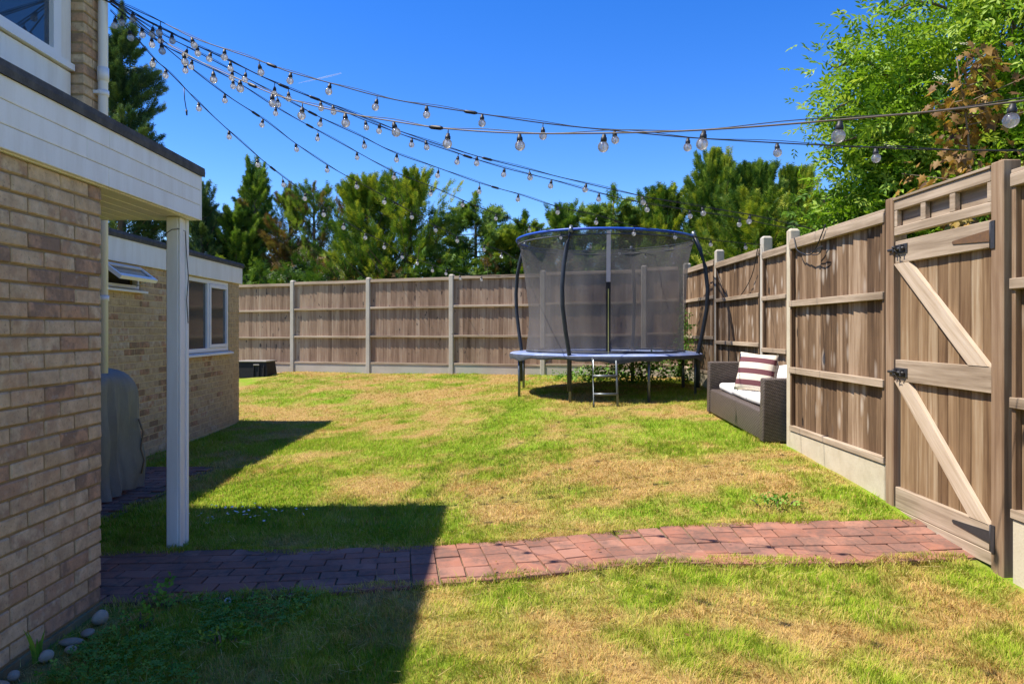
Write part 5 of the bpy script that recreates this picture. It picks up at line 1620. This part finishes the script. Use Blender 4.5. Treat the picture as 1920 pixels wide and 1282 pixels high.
# clover carpet (too many leaves to count)
def clover():
    rg = np.random.default_rng(80)
    n = 5200
    x = rg.uniform(-2.05, -0.55, n)
    y = rg.uniform(2.35, 3.72, n)
    den = fbm(x * 3.0 + 5, y * 3.0, 3) + 0.25 * np.exp(-((x + 1.55) ** 2 + (y - 2.85) ** 2) / 0.3) - 0.25 * (x > -1.0)
    den = den - 0.5 * np.exp(-((x + 1.25) ** 2 + (y - 3.05) ** 2) / 0.05) - 0.5 * np.exp(-((x + 1.0) ** 2 + (y - 2.85) ** 2) / 0.04)
    k = (den > 0.60) & (~in_path(x, y, 0.0)) & (x > -1.88)
    x, y = x[k], y[k]
    n = len(x)
    t = []
    for j in range(3):
        a = j * 2 * PI / 3
        t.append([(0, 0, 0), (0.75 * math.cos(a - 0.5), 0.75 * math.sin(a - 0.5), 0.12), (1.0 * math.cos(a), 1.0 * math.sin(a), 0.0), (0.75 * math.cos(a + 0.5), 0.75 * math.sin(a + 0.5), 0.12)])
    V = np.array(t).reshape(-1, 3)
    Fa = np.array([(j * 4, j * 4 + 1, j * 4 + 2, j * 4 + 3) for j in range(3)])
    d = np.tile(np.array([1.0, 0, 0]), (n, 1)) + rg.normal(size=(n, 3)) * 0.35
    pos = np.stack([x, y, G_np(x, y) + rg.uniform(0.015, 0.055, n)], 1)
    Vv, Ff = scatter(V, Fa, pos, frames(d, rg.normal(0, 0.3, n)), rg.uniform(0.009, 0.021, n))
    o = obj('clover', np_mesh('clover', Vv, Ff, {'tint': np.repeat(np.clip(rg.normal(0.45, 0.25, n), 0, 1), 12), 'dead': np.zeros(n * 12)}), M['weed'])
    tag(o, 'dark green clover and weeds carpeting the bed at lower left', 'ground cover', kind='stuff')
clover()
def daisies():
    rg = np.random.default_rng(82)
    n = 46
    x = rg.normal(-1.98, 0.20, n)
    y = rg.normal(5.28, 0.14, n)
    V = np.array([(math.cos(a) * r, math.sin(a) * r, 0.0) for a in np.linspace(0, 2 * PI, 8, endpoint=False) for r in (1.0,)])
    V = np.concatenate([[(0, 0, 0.25)], V])
    Fa = np.array([(0, 1 + i, 1 + (i + 1) % 8) for i in range(8)])
    pos = np.stack([x, y, G_np(x, y) + 0.05], 1)
    d = np.tile(np.array([1.0, 0, 0]), (n, 1)) + rg.normal(size=(n, 3)) * 0.3
    Vv, Ff = scatter(V, Fa, pos, frames(d, rg.normal(0, 0.3, n)), rg.uniform(0.008, 0.013, n))
    tag(obj('daisies', np_mesh('daisies', Vv, Ff), M['cushion']), 'patch of small white daisies in the shaded grass', 'flowers', kind='stuff')
daisies()

# ------------------------------------------------------------------ grass
def grass():
    rg = np.random.default_rng(90)
    def pts(y0, y1, dens):
        A = (y1 - y0) * 9.2
        n = int(A * dens)
        y = y0 + (y1 - y0) * rg.random(n)
        x = -5.4 + 8.8 * rg.random(n)
        lim = 0.76 * y + 0.35
        k = (np.abs(x) < lim) & (x < 3.28) & ~((x > 2.74) & (y < 8.3)) & ~in_path(x, y, -0.012 - 0.30 * np.clip(fbm(x * 4.0 + 7, y * 4.0 + 3, 3) - 0.42, 0, 1)) & ~in_patio(x, y, -0.02 - 0.06 * vnoise(x * 6, y * 6))
        k &= ~((x < -2.07) & (y < 3.62)) & ~((x < -4.19 - 0.04 * (y - 10.9)) & (y < 10.92))
        k &= ~((y - 17.48) > (x + 7.09) * (-0.352 / 0.936))          # behind the back fence
        k &= ~((x < -1.90) & (y < 3.56) & (rg.random(n) < 0.8))
        k &= ~((x < -3.0) & (y < 5.4) & (y > 3.6) & (x < -3.12))
        return x[k], y[k]
    allV, allF, dry_, tin_ = [], [], [], []
    base = 0
    tiers = [(2.3, 3.4, 24000, 0.0026, 1.0), (3.4, 5.0, 15000, 0.0032, 1.0), (5.0, 7.5, 7500, 0.0045, 1.0), (7.5, 11.0, 4600, 0.007, 1.0), (11.0, 17.6, 2600, 0.010, 1.05)]
    for (y0, y1, dens, wd, hs_) in tiers:
        x, y = pts(y0, y1, dens)
        n = len(x)
        d = dry_np(x, y)
        bare = fbm(x * 5 + 80, y * 5, 2)
        keep = rg.random(n) < (1.0 - 0.35 * d) * np.clip(1.5 - bare, 0.4, 1)
        x, y, d = x[keep], y[keep], d[keep]
        n = len(x)
        lush = vnoise(x * 2.3 + 30, y * 2.3)
        edge = np.clip(1 - np.minimum(np.abs(y - pl(x)), np.abs(y - pu(x))) / 0.10, 0, 1) * (x < 2.9)
        L = (0.019 + 0.016 * rg.random(n)) * (0.75 + 0.55 * lush) * (1 - 0.30 * d) * hs_ * (1 + 0.4 * edge)
        L = L * (1 + 0.55 * (vnoise(x * 6.5 + 11, y * 6.5 + 5) > 0.74) * (1 - 0.5 * d))
        long_ = rg.random(n) < 0.02
        L = np.where(long_, L * 1.7, L)
        # tufts lean together
        wa = vnoise(x * 9, y * 9 + 40) * 12.0 + rg.normal(0, 0.9, n)
        lean = (0.35 + 0.6 * rg.random(n)) * L * (1 + 0.6 * d)
        dx, dy = np.cos(wa) * lean, np.sin(wa) * lean
        fa = wa + PI / 2 + rg.normal(0, 0.5, n)
        w = wd * (0.6 + 0.8 * rg.random(n))
        wx, wy = np.cos(fa) * w / 2, np.sin(fa) * w / 2
        z = G_np(x, y) + (fbm(x * 2.5, y * 2.5, 3) - 0.5) * 0.022 - 0.012 + 0.014 * (in_path(x, y) | in_patio(x, y))
        b0 = np.stack([x - wx, y - wy, z - 0.004], 1)
        b1 = np.stack([x + wx, y + wy, z - 0.004], 1)
        m0 = np.stack([x - wx * 0.8 + dx * 0.35, y - wy * 0.8 + dy * 0.35, z + L * 0.6], 1)
        m1 = np.stack([x + wx * 0.8 + dx * 0.35, y + wy * 0.8 + dy * 0.35, z + L * 0.6], 1)
        tp = np.stack([x + dx, y + dy, z + L * 0.95], 1)
        if y1 <= 7.6:
            Vv = np.stack([b0, b1, m0, m1, tp], 1).reshape(-1, 3)
            t = np.array([(0, 1, 3), (0, 3, 2), (2, 3, 4)])
            k = 5
        else:
            Vv = np.stack([b0, b1, tp], 1).reshape(-1, 3)
            t = np.array([(0, 1, 2)])
            k = 3
        Ff = (t[None] + (np.arange(n) * k)[:, None, None]).reshape(-1, 3) + base
        base += len(Vv)
        allV.append(Vv); allF.append(Ff)
        dd = np.clip(d * 0.92 + rg.normal(0, 0.30, n), 0, 1)
        dd = np.where(rg.random(n) < 0.06, 1.0, dd)
        tt = np.clip(0.30 + 0.42 * vnoise(x * 3.1, y * 3.1 + 9) + rg.normal(0, 0.16, n), 0, 1)
        dry_.append(np.repeat(dd, k)); tin_.append(np.repeat(tt, k))
    # loose straw and cut stalks lying about
    n = 3200
    x, y = rg.uniform(-2.0, 2.7, n), rg.uniform(2.4, 6.0, n)
    w = (~in_path(x, y, -0.05)) & ((np.minimum(np.abs(y - pl(x)), np.abs(y - pu(x))) < 0.2) | ((x < -0.6) & (y < 3.7)) | (rg.random(n) < 0.15)) & ~((x < -2.05) & (y < 3.62))
    x, y = x[w], y[w]
    n = len(x)
    a = rg.uniform(0, 6.28, n); l = rg.uniform(0.04, 0.15, n)
    z = G_np(x, y) + rg.uniform(0.015, 0.045, n)
    ex, ey = x + np.cos(a) * l, y + np.sin(a) * l
    px, py = -np.sin(a) * 0.0013, np.cos(a) * 0.0013
    Vv = np.stack([np.stack([x - px, y - py, z], 1), np.stack([x + px, y + py, z], 1), np.stack([ex, ey, z + rg.uniform(-0.01, 0.025, n)], 1)], 1).reshape(-1, 3)
    allV.append(Vv); allF.append((np.array([(0, 1, 2)])[None] + (np.arange(n) * 3)[:, None, None]).reshape(-1, 3) + base)
    dry_.append(np.repeat(rg.uniform(0.5, 1, n), 3)); tin_.append(np.repeat(rg.uniform(0.5, 1, n), 3))
    V, F = np.concatenate(allV), np.concatenate(allF)
    o = obj('grass', np_mesh('grass', V, F, {'dry': np.concatenate(dry_), 'tint': np.concatenate(tin_)}), M['grass'])
    tag(o, 'patchy lawn grass, green in the shade and straw coloured in the sun', 'grass', kind='stuff')
    print('grass tris', len(F))
grass()

def dead_leaves():
    rg = np.random.default_rng(95)
    n = 170
    x, y = rg.uniform(-1.6, 2.7, n), 2.5 + 6.5 * rg.random(n) ** 1.6
    V = np.array([(0, 0, 0), (0.5, 0.28, 0.10), (1, 0, 0.02), (0.5, -0.28, 0.14)])
    Fa = np.array([(0, 1, 2), (0, 2, 3)])
    d = np.stack([np.cos(x * 50), np.sin(x * 50), rg.normal(0, 0.15, n)], 1)
    pos = np.stack([x, y, G_np(x, y) + np.where(in_path(x, y), 0.026, 0.026)], 1)
    Vv, Ff = scatter(V, Fa, pos, frames(d, rg.normal(0, 0.3, n)), rg.uniform(0.012, 0.034, n))
    tag(obj('dead_leaves', np_mesh('dead_leaves', Vv, Ff, {'tint': np.repeat(rg.uniform(0.1, 0.8, n), 4)}), M['maple']), 'small dead leaves scattered over lawn and path', 'leaves', kind='stuff')
dead_leaves()

# ------------------------------------------------------------------ a short contrail high in the sky
ct = MB().tube([(-905, 3000, 1040), (-850, 3000, 1052), (-790, 3000, 1066), (-722, 3000, 1083)], [0.8, 2.2, 3.2, 2.4], 8)
tag(obj('contrail', ct, M['contrail']), 'short white aircraft vapour trail in the blue sky', 'contrail')
